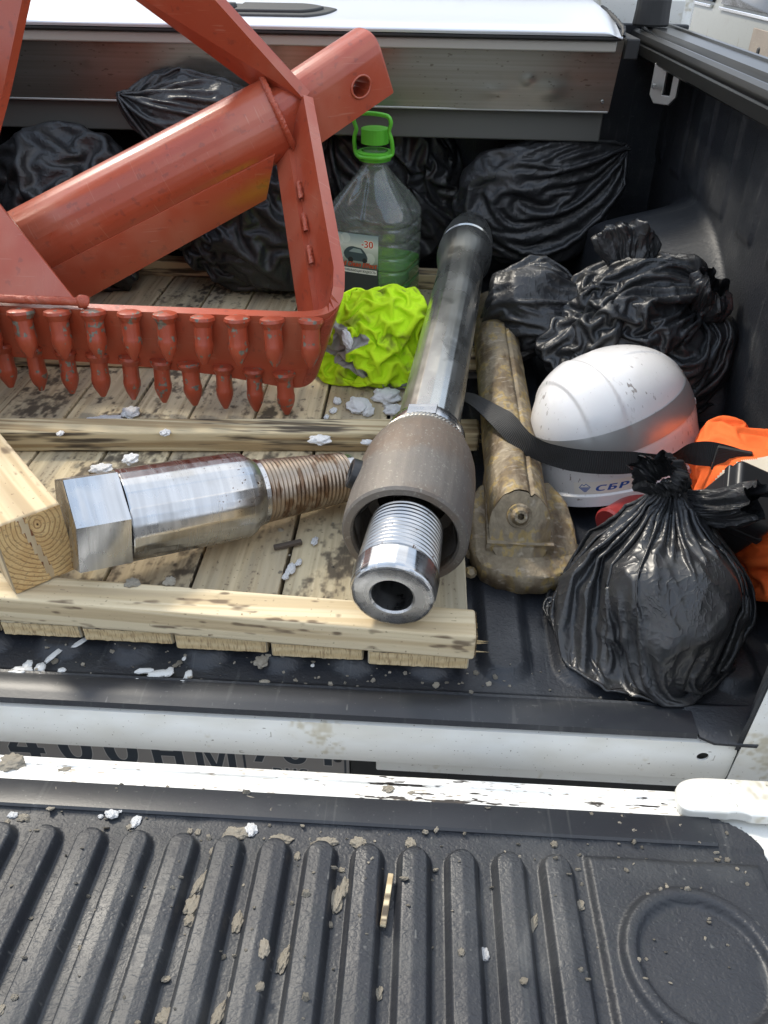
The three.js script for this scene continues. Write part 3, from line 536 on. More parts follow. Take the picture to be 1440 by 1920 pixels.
// the cab behind the bed, and wheels
{
  const cab = part(truck, 'cab', extX([[-2.13, -.35], [-2.13, .60], [-2.16, .64], [-2.30, 1.02], [-2.42, 1.06], [-3.5, 1.04], [-4.0, .62], [-4.9, .52], [-5.1, .3], [-5.1, -.4]], -1.07, .60, .03), M.white);
  const w = slab([V(-.80, .78, -2.205), V(.33, .78, -2.205), V(.30, .97, -2.272), V(-.77, .97, -2.272)], .01); part(cab, 'rear_window', w, std({ color: new THREE.Color().setRGB(.01, .012, .012), roughness: .08 }));
  const tyre = lathe([[.2, -.11], [.32, -.12], [.355, -.09], [.355, .09], [.32, .12], [.2, .11]], 48), rim = lathe([[0, .09], [.06, .1], [.19, .07], [.205, .115]], 32);
  for (const [x, z] of [[.54, -1.66], [-1.0, -1.66], [.54, -4.4], [-1.0, -4.4]]) {
    const g = tyre.clone(); g.rotateZ(-Math.PI / 2 * Math.sign(x)); g.translate(x, -.49, z); const t = part(truck, 'wheel', g, M.rubber);
    const r = rim.clone(); r.rotateZ(-Math.PI / 2 * Math.sign(x)); r.translate(x, -.49, z); part(t, 'rim', r, M.galv);
  }
}
// ---------------------------------------------------------------- wooden pallet, boards below and battens on top
{
  const rnd = mulberry(11), pal = thing('wooden_pallet', 'rough wooden pallet with battens across its long boards', 'pallet', V(-.4, 0, -1.25));
  const edges = [.079, -.046, -.163, -.281, -.397, -.5, -.61, -.73, -.845, -.96];
  for (let k = 0; k < edges.length - 1; k++) {
    const x1 = edges[k] - .002 - rnd() * .003, x0 = edges[k + 1] + .001, L0 = -.634 - rnd() * .006 + .045 * (edges[k] - .08), z0 = -1.92 - rnd() * .02, h = .024 + (rnd() - .5) * .004;
    const g = new RoundedBoxGeometry(x1 - x0, h, L0 - z0, 2, .0025); g.translate((x0 + x1) / 2, h / 2 + .0008, (L0 + z0) / 2);
    const b = part(pal, 'board', boxUV(g, k * .37, k * .173, true), M.wood[k % 4]);
    part(b, 'sawn_end', boxUV(grid(24, 8, (u, v) => V(mix(x0 + .002, x1 - .002, u), mix(.003, h - .001, v), L0 + .0006 + .0022 * Math.abs(N3(u * 14, v * 3, k * 3.1)))), k * .05, k * .03), M.saw);
  }
  const bat = [[-.651, .046, .080, .040, 'pine', 0], [-1.113, .048, .104, .037, 'pineDirty', 1], [-1.405, .046, .118, .037, 'pineDirty', 0], [-1.842, .048, .112, .037, 'pineDirty', 2]];
  bat.forEach(([z, w, x1, h, kind, v], k) => {
    const x0 = -.98 - rnd() * .02, g = new RoundedBoxGeometry(x1 - x0, h, w, 3, .004), p = g.attributes.position;
    for (let i = 0; i < p.count; i++) { const x = p.getX(i), yy = p.getY(i); p.setZ(i, p.getZ(i) + .0022 * N3(x * 6, k * 5, yy * 20)); }
    g.translate((x0 + x1) / 2, .0258 + h / 2, z); { const sl = [.045, -.075, -.05, .05][k]; for (let i = 0; i < p.count; i++) p.setZ(i, p.getZ(i) + sl * (p.getX(i) - x1) * -1 * -1); } g.computeVertexNormals();
    const b = part(pal, 'batten', boxUV(g, k * .41, k * .21), M[kind][v]);
    part(b, 'sawn_end', boxUV(grid(14, 14, (u, q) => V(x1 + .0006 + .002 * Math.abs(N3(u * 7, q * 7, k)), mix(.028, .0238 + h, u), mix(z - w / 2 + .002, z + w / 2 - .002, q))), k * .04, .02), M.saw);
    if (k < 2) for (let s = 0; s < 4; s++) {               // splinters torn from the end
      const y = .030 + rnd() * .02, zz = z + w * .3 - rnd() * .02, g2 = new THREE.ConeGeometry(.0022, .014 + rnd() * .014, 5); g2.scale(1, 1, .5); g2.rotateZ(-Math.PI / 2 + (rnd() - .5) * .5); g2.translate(x1 + .006, y, zz); part(b, 'splinter', boxUV(g2), M.saw);
    }
  });
}
// ---------------------------------------------------------------- short square timber
{
  const t = thing('timber_block', 'short thick square timber with split end grain resting on pallet batten', 'timber', V(-.46, .066, -.72));
  const a = V(-.4395, .117, -.686), b = a.clone().add(V(-.157, 0, -.168).multiplyScalar(2.2)), d = b.clone().sub(a).normalize();
  const L = a.distanceTo(b), g = new RoundedBoxGeometry(.078, L, .10, 3, .004), p = g.attributes.position;
  for (let i = 0; i < p.count; i++) { p.setX(i, p.getX(i) + .002 * N3(p.getY(i) * 9, p.getZ(i) * 20, 3)); p.setZ(i, p.getZ(i) + .0016 * N3(p.getY(i) * 9, p.getX(i) * 20, 5)); }
  const z = V(0, 1, 0), x = d.clone().cross(z).normalize(), mt = new THREE.Matrix4().makeBasis(x, d, z).setPosition(a.clone().add(b).multiplyScalar(.5));
  g.computeVertexNormals(); let gg = boxUV(g, 0, 0, true);
  { const uv = gg.attributes.uv, q = gg.attributes.position; for (let i = 0; i < uv.count; i++) uv.setXY(i, q.getY(i) + .3, (Math.abs(q.getZ(i)) > .045 ? q.getX(i) : q.getZ(i)) + .1); }
  gg.applyMatrix4(mt); part(t, 'timber', gg, M.pine[2]);
  const e = grid(26, 26, (u, v) => V(mix(-.0375, .0375, u), -L / 2 - .0008 - .0015 * Math.abs(N3(u * 9, v * 9, 2)) + (Math.abs(u - (.50 - .22 * (v - .5))) < .05 ? .0022 : 0), mix(-.0485, .0485, v))); e.applyMatrix4(mt);
  part(t, 'end_grain', e, std({ map: TL.beamEnd, roughness: .9, bumpMap: TL.beamEnd, bumpScale: .001 }));
}
// ---------------------------------------------------------------- red drilling reamer
{
  const r = thing('drilling_reamer', 'large red painted steel drilling reamer with two rows of pointed teeth', 'drilling tool', V(-.45, .03, -1.3));
  const a = V(-.92, .150, -1.365), b = V(-.262, .446, -1.524), d = b.clone().sub(a).normalize();
  part(r, 'shaft_tube', place(lathe([[.05, 0], [.0655, 0], [.0665, .003], [.0665, a.distanceTo(b) - .003], [.0655, a.distanceTo(b)], [.0, a.distanceTo(b)]], 96), a, b), M.red);
  // flat web plate that hangs along the shaft
  const toCam = V(.15, -.25, .95).normalize(), dn = V(0, -1, 0), web0 = a.clone().addScaledVector(toCam, .05), wn = V(.05, -.98, .12).normalize();
  part(r, 'web_plate', slab([a.clone().addScaledVector(d, .2).add(V(0, -.045, .05)), b.clone().addScaledVector(d, -.01).add(V(0, -.045, .05)), b.clone().addScaledVector(d, -.04).add(V(.0, -.115, .02)), a.clone().addScaledVector(d, .2).add(V(0, -.14, .02))], .016), M.red);
  // stub: rounded top, flat near face with a pin hole
  {
    const s0 = b.clone().addScaledVector(d, -.02), s1 = V(-.115, .528, -1.665);
    const sd = s1.clone().sub(s0).normalize(), L = s0.distanceTo(s1);
    const sh = new THREE.Shape(); sh.moveTo(-.05, -.07); sh.lineTo(-.05, .010); sh.quadraticCurveTo(-.05, .055, .0, .056); sh.quadraticCurveTo(.046, .055, .05, .012); sh.lineTo(.05, -.07); sh.closePath();
    const g = new THREE.ExtrudeGeometry(sh, { depth: L - .01, bevelEnabled: true, bevelSize: .004, bevelThickness: .005, bevelOffset: -.004, bevelSegments: 3, curveSegments: 16 }); g.scale(.9, .9, 1); g.translate(0, 0, .005);
    const zx = sd, up = V(-.16, .93, .10), y = up.clone().addScaledVector(zx, -up.dot(zx)).normalize(), x = y.clone().cross(zx);
    const mt = new THREE.Matrix4().makeBasis(x, y, zx).setPosition(s0);
    const drill = new THREE.CylinderGeometry(.0165, .0165, .2, 40); drill.scale(1, 1, 1.25); drill.rotateZ(Math.PI / 2); drill.translate(0, -.02, L * .72);
    const st = part(r, 'shaft_stub', boxUV(toCreasedNormals(cut(g, drill).applyMatrix4(mt), .5)), M.red);
    const ring = new THREE.TorusGeometry(.0175, .002, 8, 40); ring.rotateY(Math.PI / 2); ring.scale(1, 1, 1.25); ring.translate(x.dot(V(0, 0, 1)) > 0 ? .0458 : -.0458, -.02, L * .72); ring.applyMatrix4(mt); part(st, 'hole_rim', ring, M.red);
  }
  // toothed bar, rounded corner and right arm bent from one wide strip
  const E = [], F = [];
  const ec = new THREE.CatmullRomCurve3([V(-.215, .2115, -1.190), V(-.178, .2135, -1.190), V(-.149, .2215, -1.191), V(-.134, .242, -1.197), V(-.1335, .275, -1.232)]);
  const fc = new THREE.CatmullRomCurve3([V(-.26, .082, -1.205), V(-.225, .076, -1.207), V(-.196, .078, -1.212), V(-.182, .095, -1.225), V(-.180, .125, -1.265)]);
  for (const x of [-1.0, -.7, -.5, -.35]) { E.push(V(x, .214 - (x + 1) * .003, -1.19)); F.push(V(x, .108 + (-.26 - x) * .02 - .014 * sm(x, -.6, -.3), -1.205)); }
  for (let k = 0; k <= 12; k++) { E.push(ec.getPoint(k / 12)); F.push(fc.getPoint(k / 12)); }
  for (let k = 1; k <= 5; k++) { const q = k / 5; E.push(V(-.1335, .275, -1.232).lerp(V(-.2105, .482, -1.500), q)); F.push(V(-.180, .125, -1.265).lerp(V(-.253, .385, -1.515), q)); }
  part(r, 'toothed_bar', ruled(E, F, .019), M.red);
  // rough hard-faced corner
  part(r, 'hardfacing', ruled(E.slice(9, 15).map((q, i) => q.clone().lerp(F[i + 9], .06).add(V(.005, -.003, .0085))), F.slice(9, 15).map((q, i) => q.clone().lerp(E[i + 9], .02).add(V(.005, 0, .0085))), .004), M.redRough);
  part(r, 'arm_liner', ruled(E.slice(15, 22).map((q, i) => q.clone().lerp(F[i + 15], .52).add(V(-.016, -.004, 0))), F.slice(15, 22).map(q => q.clone().add(V(-.018, 0, .004))), .014), M.red);
  for (const q of [.28, .5, .72]) { const P = E[16].clone().lerp(E[20], q).lerp(F[16].clone().lerp(F[20], q), .47).add(V(-.016, 0, .004)), t = E[20].clone().sub(E[16]).normalize(); part(r, 'weld_bead', bead([P, P.clone().addScaledVector(t, .035)], .0045, q * 9, 16), M.redWeld); }
  // teeth
  const shank = new THREE.Shape();
  const toothG = (len, rad) => {
    const g = lathe([[0, 0], [rad * .30, .0012], [rad * .50, .007], [rad * .86, len * .22], [rad * 1.04, len * .34], [rad * 1.06, len * .44], [rad * .98, len * .50], [rad * .97, len * .80], [rad * 1.15, len * .86], [rad * 1.38, len * .93], [rad * 1.30, len * .99], [rad * .9, len * 1.02], [0, len * 1.03]], 18, .45);
    g.scale(1, 1, .9); return g;
  };
  const up = toothG(.080, .0162), lo = toothG(.080, .0156), rnd = mulberry(5);
  const chips = [[M.red, 1], [M.redChip, .5]];
  for (let k = 0; k < 14; k++) {
    const x = -.176 - k * .0586, g = up.clone(); g.rotateY(rnd() * 6); g.rotateX(-.16 - rnd() * .05); g.rotateZ((rnd() - .5) * .08); g.translate(x, .134 + (rnd() - .5) * .004, -1.1565); part(r, 'tooth', boxUV(g, rnd(), rnd()), M.redChip);
  }
  for (let k = 0; k < 14; k++) {
    const x = -.226 - k * .0540, y = .028 + k * .0036, g = lo.clone(); g.rotateY(rnd() * 6); g.rotateX(-.10 - rnd() * .05); g.rotateZ((rnd() - .5) * .08); g.translate(x, y, -1.186); part(r, 'tooth', boxUV(g, rnd(), rnd()), M.redChip);
  }
  // upper arm, second wing and gusset plate
  const U0 = V(-.213, .482, -1.505), U1 = V(-.62, .92, -1.405), W0 = V(-.305, .487, -1.56), W1 = V(-.80, .845, -1.44);
  part(r, 'upper_arm', ruled([U0, U0.clone().lerp(U1, .5), U1], [W0, W0.clone().lerp(W1, .5), W1], .019), M.red);
  part(r, 'upper_bar', ruled([U1, V(-.75, .93, -1.38), V(-1.05, .80, -1.30)], [W1, V(-.88, .87, -1.42), V(-1.15, .74, -1.36)], .019), M.red);
  part(r, 'rear_arm', ruled([V(-.555, .68, -1.30), V(-.655, .505, -1.32), V(-.80, .29, -1.37)], [V(-.70, .74, -1.36), V(-.79, .52, -1.38), V(-.93, .26, -1.42)], .016), M.red);
  part(r, 'gusset_plate', slab([V(-.560, .226, -1.187), V(-1.0, .228, -1.187), V(-1.0, .47, -1.385), V(-.748, .392, -1.322)], .014), M.red);
  part(r, 'weld_bead', bead([V(-.552, .224, -1.181), V(-.70, .226, -1.179), V(-.98, .227, -1.179)], .007, 3, 80), M.redWeld);
  part(r, 'weld_bead', bead([V(-.552, .222, -1.186), V(-.546, .224, -1.183), V(-.542, .221, -1.186)], .011, 4, 12), M.redWeld);
  { const e1 = V(0, 0, 1).addScaledVector(d, -d.z).normalize(), e2 = d.clone().cross(e1), pts = []; for (let k = 0; k <= 16; k++) { const f = -2.2 + k * .22; pts.push(b.clone().addScaledVector(d, -.004).addScaledVector(e1, Math.cos(f) * .0675).addScaledVector(e2, Math.sin(f) * .0675)); } part(r, 'weld_bead', bead(pts, .0055, 6, 110), M.redWeld); }
}
// ---------------------------------------------------------------- long drill rod with socket and threaded pin
const onAxis = (g, a, b) => place(g, a, b, 1.3);
{
  const a = V(-.018, .1165, -.632), b = V(.109, .190, -1.826);
  const t = thing('drill_rod', 'long steel drill rod with brown socket and shiny threaded pin', 'drill rod', V(.03, .03, -1.2));
  const arc = (r0, y0, r1, y1, n = 6) => Array.from({ length: n + 1 }, (_, i) => { const q = i / n * Math.PI / 2; return [mix(r0, r1, Math.sin(q)), mix(y0, y1, 1 - Math.cos(q))]; });
  part(t, 'pin_nose', onAxis(lathe([[.0, .26], [.0236, .26], [.0236, .06], [.0236, .002], [.0248, .0008], [.026, .0], [.0415, 0], ...arc(.0415, 0, .0485, .007), [.0497, .033], [.0475, .036], [.0462, .040], [.044, .040]], 96, .35), a, b), M.steel);
  const pitch = .0066, tri = q => { const f = q - Math.floor(q); return Math.abs(f - .5) * 2; };
  part(t, 'thread', onAxis(revol((s, f) => .0458 - (s - .04) * .03 + .0022 * sm(tri(s / pitch - f / 6.2832), .1, .8) * sm(s, .039, .043), .0385, .115, 150, 96), a, b), M.threadClean);
  const sk = part(t, 'socket', onAxis(lathe([[.046, .175], [.060, .172], [.0635, .120], [.0640, .102], [.0665, .0985], [.0745, .0985], [.0772, .102], [.0784, .118], [.0784, .190], [.0774, .215], [.0750, .238], [.0708, .257], [.0660, .270], [.0612, .279], [.0575, .284], [.050, .285]], 96, .45), a, b), M.forged);
  // eight-sided lock ring inside the mouth
  part(sk, 'lock_ring', onAxis(revol((s, f) => .0632 - .004 * Math.cos(8 * f) * .5 - .002, .106, .135, 6, 96), a, b), M.forged);
  part(sk, 'weld_ring', onAxis(revol((s, f) => .0580 + .0034 * Math.sqrt(Math.max(0, 1 - Math.pow((s - .283) / .0062, 2))) + .0006 * Math.sin(f * 70 + s * 900), .277, .289, 10, 420), a, b), M.weldSteel);
  { // grub screw in the side of the socket
    const c = a.clone().lerp(b, .185 / a.distanceTo(b)), out = V(-.93, .34, .0).normalize(), g = lathe([[0, .0795], [.0105, .0795], [.0105, .086], [.012, .0875], [.0155, .088], [.0175, .0865], [.018, .070]], 32); g.scale(1, 1, 1.3);
    part(sk, 'grub_screw', place(g, c, c.clone().add(out)), M.blackBox);
  }
  const band = part(t, 'collar', onAxis(lathe([[.044, .2885], [.0555, .2885], [.0562, .290], [.0562, .314], [.0552, .316], [.046, .316]], 96), a, b), M.steel);
  part(band, 'milled_flat', (() => { const c = a.clone().lerp(b, .303 / a.distanceTo(b)), g = new RoundedBoxGeometry(.040, .004, .0225, 2, .0008); boxUV(g); const d = b.clone().sub(a).normalize(), y = V(-.10, 1, 0).addScaledVector(d, .0).normalize(); y.addScaledVector(d, -y.dot(d)).normalize(); const x = y.clone().cross(d); g.applyMatrix4(new THREE.Matrix4().makeBasis(x.negate(), y, d.clone().negate()).setPosition(c.addScaledVector(y, .0545))); return g; })(), M.steel);
  const L = a.distanceTo(b);
  part(t, 'pipe', onAxis(lathe([[.0455, .31], [.0455, .65], [.0455, .86], [.0458, .90], [.0480, .925], [.0535, .953], [.0565, .980], [.0568, 1.010], [.0535, 1.013], [.0535, 1.021], [.0560, 1.024], [.0545, 1.06], [.0495, 1.10], [.0405, 1.14], [.0300, 1.168], [.0245, 1.180], [0, 1.181]], 96, .4), a, b), M.pipe);
  part(t, 'tip', onAxis(lathe([[.0, L + .006], [.010, L + .004], [.014, L - .004], [.019, 1.181]], 32), a, b), std({ color: new THREE.Color().setRGB(.50, .36, .29), roughness: .6, metalness: .4 }));
}
// ---------------------------------------------------------------- short hexagonal sub
{
  const a = V(-.4165, .1265, -.7215), b = V(-.085, .068, -.944), Lx = a.distanceTo(b);
  const t = thing('threaded_sub', 'shiny machined steel sub with hexagonal end and tapered rusty thread', 'drill sub', V(-.27, .03, -.83));
  const s = new THREE.Shape(); for (let k = 0; k < 6; k++) { const q = k * Math.PI / 3 + .36, R = .0618; s[k ? 'lineTo' : 'moveTo'](Math.cos(q) * R, Math.sin(q) * R); } s.closePath();
  const hx = new THREE.ExtrudeGeometry(s, { depth: .060, bevelEnabled: true, bevelSize: .0022, bevelThickness: .002, bevelSegments: 3 }); hx.rotateX(-Math.PI / 2); hx.translate(0, .002, 0);
  part(t, 'hexagon', onAxis(boxUV(toCreasedNormals(hx, .5)), a, b), M.steel);
  part(t, 'body', onAxis(lathe([[.05, .0645], [.0582, .0645], [.0590, .066], [.0590, .19], [.0585, .222], [.0568, .228], [.0470, .243], [.0455, .2445], [.0455, .2505], [.044, .251], [.0, .251]], 128, .35), a, b), M.steel);
  const pitch = .0062, tri = q => { const f = q - Math.floor(q); return Math.abs(f - .5) * 2; };
  const e = .382;
  part(t, 'thread', onAxis(revol((s, f) => mix(.0425, .0345, (s - .25) / .13) + .0019 * sm(tri(s / pitch - f / 6.2832), .1, .85), .250, e, 240, 96), a, b), M.thread);
  part(t, 'thread_nose', onAxis(lathe([[.037, e - .002], [.0335, e], [.033, e + .012], [.0300, e + .015], [0, e + .015]], 64), a, b), M.steel);
}
// ---------------------------------------------------------------- clay covered drill bit
{
  const t = thing('drill_bit', 'clay smeared drill bit with tubular shaft and worn blunt blade', 'drill bit', V(.15, 0, -1.0));
  const a = V(.1475, .062, -.812), b = V(.150, .085, -1.56);
  const L = a.distanceTo(b);
  const rr = (s, f) => { let r = .0420 + .0012 * N3(Math.cos(f) * 3, s * 18, Math.sin(f) * 3) + .0010 * fbm3(Math.cos(f) * 7, s * 50, Math.sin(f) * 7, 3); const q = Math.abs(((f + 12.566 + 1.9) % 6.2832) - 3.1416); return r - .004 * sm(q, .09, .03); };
  const g = revol(rr, 0, L, 220, 110); place(g, a, b);
  { const p = g.attributes.position; for (let i = 0; i < p.count; i++) { const h = clamp((p.getY(i) - .03) / .075), q = sm(p.getZ(i), -1.0, -.812); p.setZ(i, p.getZ(i) - .062 * h * q); } g.computeVertexNormals(); }   // the near end is cut to a slope
  part(t, 'shaft', g, M.mud);
  const cap = grid(110, 14, (u, v) => { const f = -u * 6.2832, r = rr(0, f) * v; return V(Math.cos(f) * r, 0, Math.sin(f) * r); }); place(cap, a, b);
  { const p = cap.attributes.position; for (let i = 0; i < p.count; i++) { const h = clamp((p.getY(i) - .03) / .075); p.setZ(i, p.getZ(i) - .062 * h + .004 * (1 - Math.abs(p.getX(i) - .1475) / .045) + .0015 * N3(p.getX(i) * 60, p.getY(i) * 60, 2)); } cap.computeVertexNormals(); }
  part(t, 'shaft_end', boxUV(cap), M.mud);
  // blade: thick plate with a chewed rounded front
  const n = 46, out = [[-.052, -.10], [-.066, -.075], [-.0695, -.03], [-.070, .012], [-.066, .030], [-.056, .049], [-.038, .060], [-.01, .067], [.02, .066], [.044, .059], [.060, .043], [.069, .022], [.0715, -.02], [.066, -.075], [.045, -.11]];
  const c = new THREE.CatmullRomCurve3(out.map(q => V(q[0], 0, q[1])), true, 'catmullrom', .08).getPoints(90);
  const sh = new THREE.Shape(c.map((q, i) => { const k = 1 + (q.z > .01 ? .035 * N3(i * .45, 1, 2) : .015 * N3(i * .4, 1, 2)); return new THREE.Vector2(q.x * k, -q.z * k); }));
  const bg = new THREE.ExtrudeGeometry(sh, { depth: .018, bevelEnabled: true, bevelSize: .007, bevelThickness: .008, bevelOffset: -.006, bevelSegments: 5 }); bg.rotateX(-Math.PI / 2);
  let bm = mergeVertices((() => { const q = bg.clone(); q.deleteAttribute('uv'); q.deleteAttribute('normal'); return q; })(), 1e-5); bm.computeVertexNormals(); 
  bg.scale(1.04, 1, 1.12); bg.rotateX(.12); bg.translate(.156, .012, -.852); 
  part(t, 'blade', boxUV(toCreasedNormals(bg, .9)), M.mud);
  // wedge that carries the shaft on the blade, with the nozzle in it
  const wd = slab([V(.103, .034, -.822), V(.106, .046, -.98), V(.190, .046, -.98), V(.194, .034, -.822)], .03);
  part(t, 'wedge', wd, M.mud);
  part(t, 'nozzle', place(lathe([[0, -.03], [.0045, -.03], [.0045, .012], [.0085, .012], [.0105, .009], [.0125, .0], [.016, -.001], [.017, -.006]], 28), V(.1455, .080, -.843), V(.1455, .115, -.79)), M.mud);
  for (const [x, z] of [[.085, -.84], [.083, -.80], [.232, -.86], [.231, -.825]]) { const k = new THREE.DodecahedronGeometry(.009, 0); k.scale(1, .7, 1.2); k.translate(x, .014, z); part(t, 'cutter', boxUV(k), M.mud); }
}
// ---------------------------------------------------------------- black rubbish bags
function lumps(seed, o = {}) {                            // bag contents: soft polyhedron of random flats
  const rnd = mulberry(seed), pl = [], k = o.planes ?? 16;
  for (let i = 0; i < k; i++) { const z = rnd() * 2 - 1, f = rnd() * 6.2832, s = Math.sqrt(1 - z * z); pl.push([V(s * Math.cos(f), z, s * Math.sin(f)), (o.d0 ?? .70) + rnd() * (o.d1 ?? .30)]); }
  const sx = rnd() * 40, A = o.amp ?? .13;
  return d => { let t = 0; for (const [n, q] of pl) { const c = d.dot(n); if (c > .2) t += Math.exp(-22 * q / c); } return Math.min(1.1, -Math.log(t + 1e-12) / 22) + A * N3(d.x * 2.2 + sx, d.y * 2.2, d.z * 2.2); };
}
function tuft(base, dir, h, r0, r1, seed, lobes = 5) {      // gathered loose end of a bag above its knot
  const up = dir.clone().normalize(), e1 = V(.3, .1, 1).cross(up).normalize(), e2 = up.clone().cross(e1);
  return boxUV(grid(150, 46, (u, v) => {
    const f = u * 6.2832, cs = Math.cos(f), sn = Math.sin(f), w = mix(r0, r1, Math.pow(v, .9)) * (1 - .25 * sm(v, .75, 1));
    const rf = 1 + (.30 + .25 * v) * N3(cs * lobes * .45 + seed, sn * lobes * .45, v * 1.2) + .22 * (1 - 2 * Math.abs(N3(cs * 4 + seed, sn * 4, v * 1.5))) + .10 * (1 - 2 * Math.abs(N3(cs * 10, sn * 10 + seed, v * 2.5)));
    const bend = .35 * h * v * v;
    return base.clone().addScaledVector(up, h * v * (1 + .25 * N3(cs * 1.5 + seed, sn * 1.5, 3))).addScaledVector(e1, cs * w * rf + bend).addScaledVector(e2, sn * w * rf);
  }, true));
}
function bag(label, c, rad, seed, o = {}) {
  const b = thing('rubbish_bag', label, 'rubbish bag', V(c.x, Math.max(0, c.y - rad[1]), c.z), 'black rubbish bags in the truck bed');
  part(b, 'sack', boxUV(drape({ detail: o.detail ?? 44, c, rad, seed, core: lumps(seed, o), gap: o.gap ?? .2, excess: o.excess ?? 1.25, steps: o.steps ?? 100, bend: o.bendK, g: o.g, floor: o.floor ?? .002, knot: o.knot, knotAt: o.knotAt, pinch: o.pinch, post: p => { const q = 9, w = .5 * N3(p.x * q, p.y * q, p.z * q + seed), rd = (f, s) => { const n = 1 - Math.min(1, 2.4 * Math.abs(N3(p.x * f + w + s, p.y * f - w, p.z * f + w))); return n * n; }; const h = .0040 * rd(15, seed) + .0012 * rd(34, 3) - .003, dx = p.x - c.x, dy = p.y - c.y, dz = p.z - c.z, l = Math.hypot(dx, dy, dz) + 1e-6; p.x += dx / l * h; p.y = Math.max(o.floor ?? .002, p.y + dy / l * h); p.z += dz / l * h; } })), o.mat ?? M.film);
  for (const [p, d, h, r0, r1, s, l] of o.tufts ?? []) part(b, 'tied_end', tuft(p, d, h, r0, r1, s, l), o.mat ?? M.film);
  return b;
}
bag('bulging black rubbish bag directly behind the washer fluid bottle', V(-.105, .245, -1.975), [.185, .19, .08], 3, { knot: V(-.75, .62, .2), knotAt: V(-.23, .37, -1.94), pinch: .9, floor: .03 });
bag('black rubbish bag slumped under the aluminium panel, nearest the wheel arch', V(.268, .218, -1.905), [.185, .155, .105], 8, { bendK: .35, excess: 1.18, knot: V(.93, .35, .0), knotAt: V(.445, .335, -1.89), pinch: .8, floor: .01, planes: 12 });
bag('small black rubbish bag high up behind the red shaft', V(-.50, .405, -1.775), [.135, .095, .10], 15, { knot: V(-.9, .4, .4), knotAt: V(-.63, .44, -1.74), pinch: .8, floor: .2, detail: 36 });
bag('black rubbish bag seen below the red shaft', V(-.43, .205, -1.80), [.19, .17, .11], 21, { knot: V(.5, .8, .3), floor: .03 });
bag('low black rubbish bag left in the gloom behind the reamer', V(-.80, .18, -1.78), [.18, .17, .14], 27, { floor: .02, detail: 30, steps: 60 });
bag('small crumpled grey black bag lying over the muddy bit shaft', V(.226, .128, -1.475), [.096, .098, .115], 34, { knot: V(.95, .1, .1), knotAt: V(.33, .13, -1.46), pinch: 1.0, floor: .004, detail: 42, excess: 1.28 });
bag('large black rubbish bag behind the white helmet', V(.405, .115, -1.365), [.165, .150, .15], 41, { knot: V(.75, .6, .1), knotAt: V(.49, .185, -1.35), pinch: .85, excess: 1.3, detail: 56, tufts: [[V(.375, .232, -1.42), V(.05, .6, -.5), .055, .03, .05, 7, 6], [V(.485, .165, -1.34), V(.5, .8, .1), .075, .018, .042, 12, 5]] });
bag('large glossy black rubbish bag with knotted neck beside the tailgate', V(.312, .078, -.710), [.124, .105, .130], 52, {
  knot: V(.12, .93, -.35), knotAt: V(.316, .176, -.80), pinch: 1.5, excess: 1.4, gap: .20, detail: 62, steps: 100, mat: M.filmGloss, floor: .002, planes: 12, d0: .62, d1: .36, g: .00009,
  tufts: [[V(.316, .162, -.803), V(-.30, .80, .15), .046, .016, .030, 21, 6], [V(.335, .146, -.80), V(.55, .15, .6), .09, .012, .024, 31, 3]] });
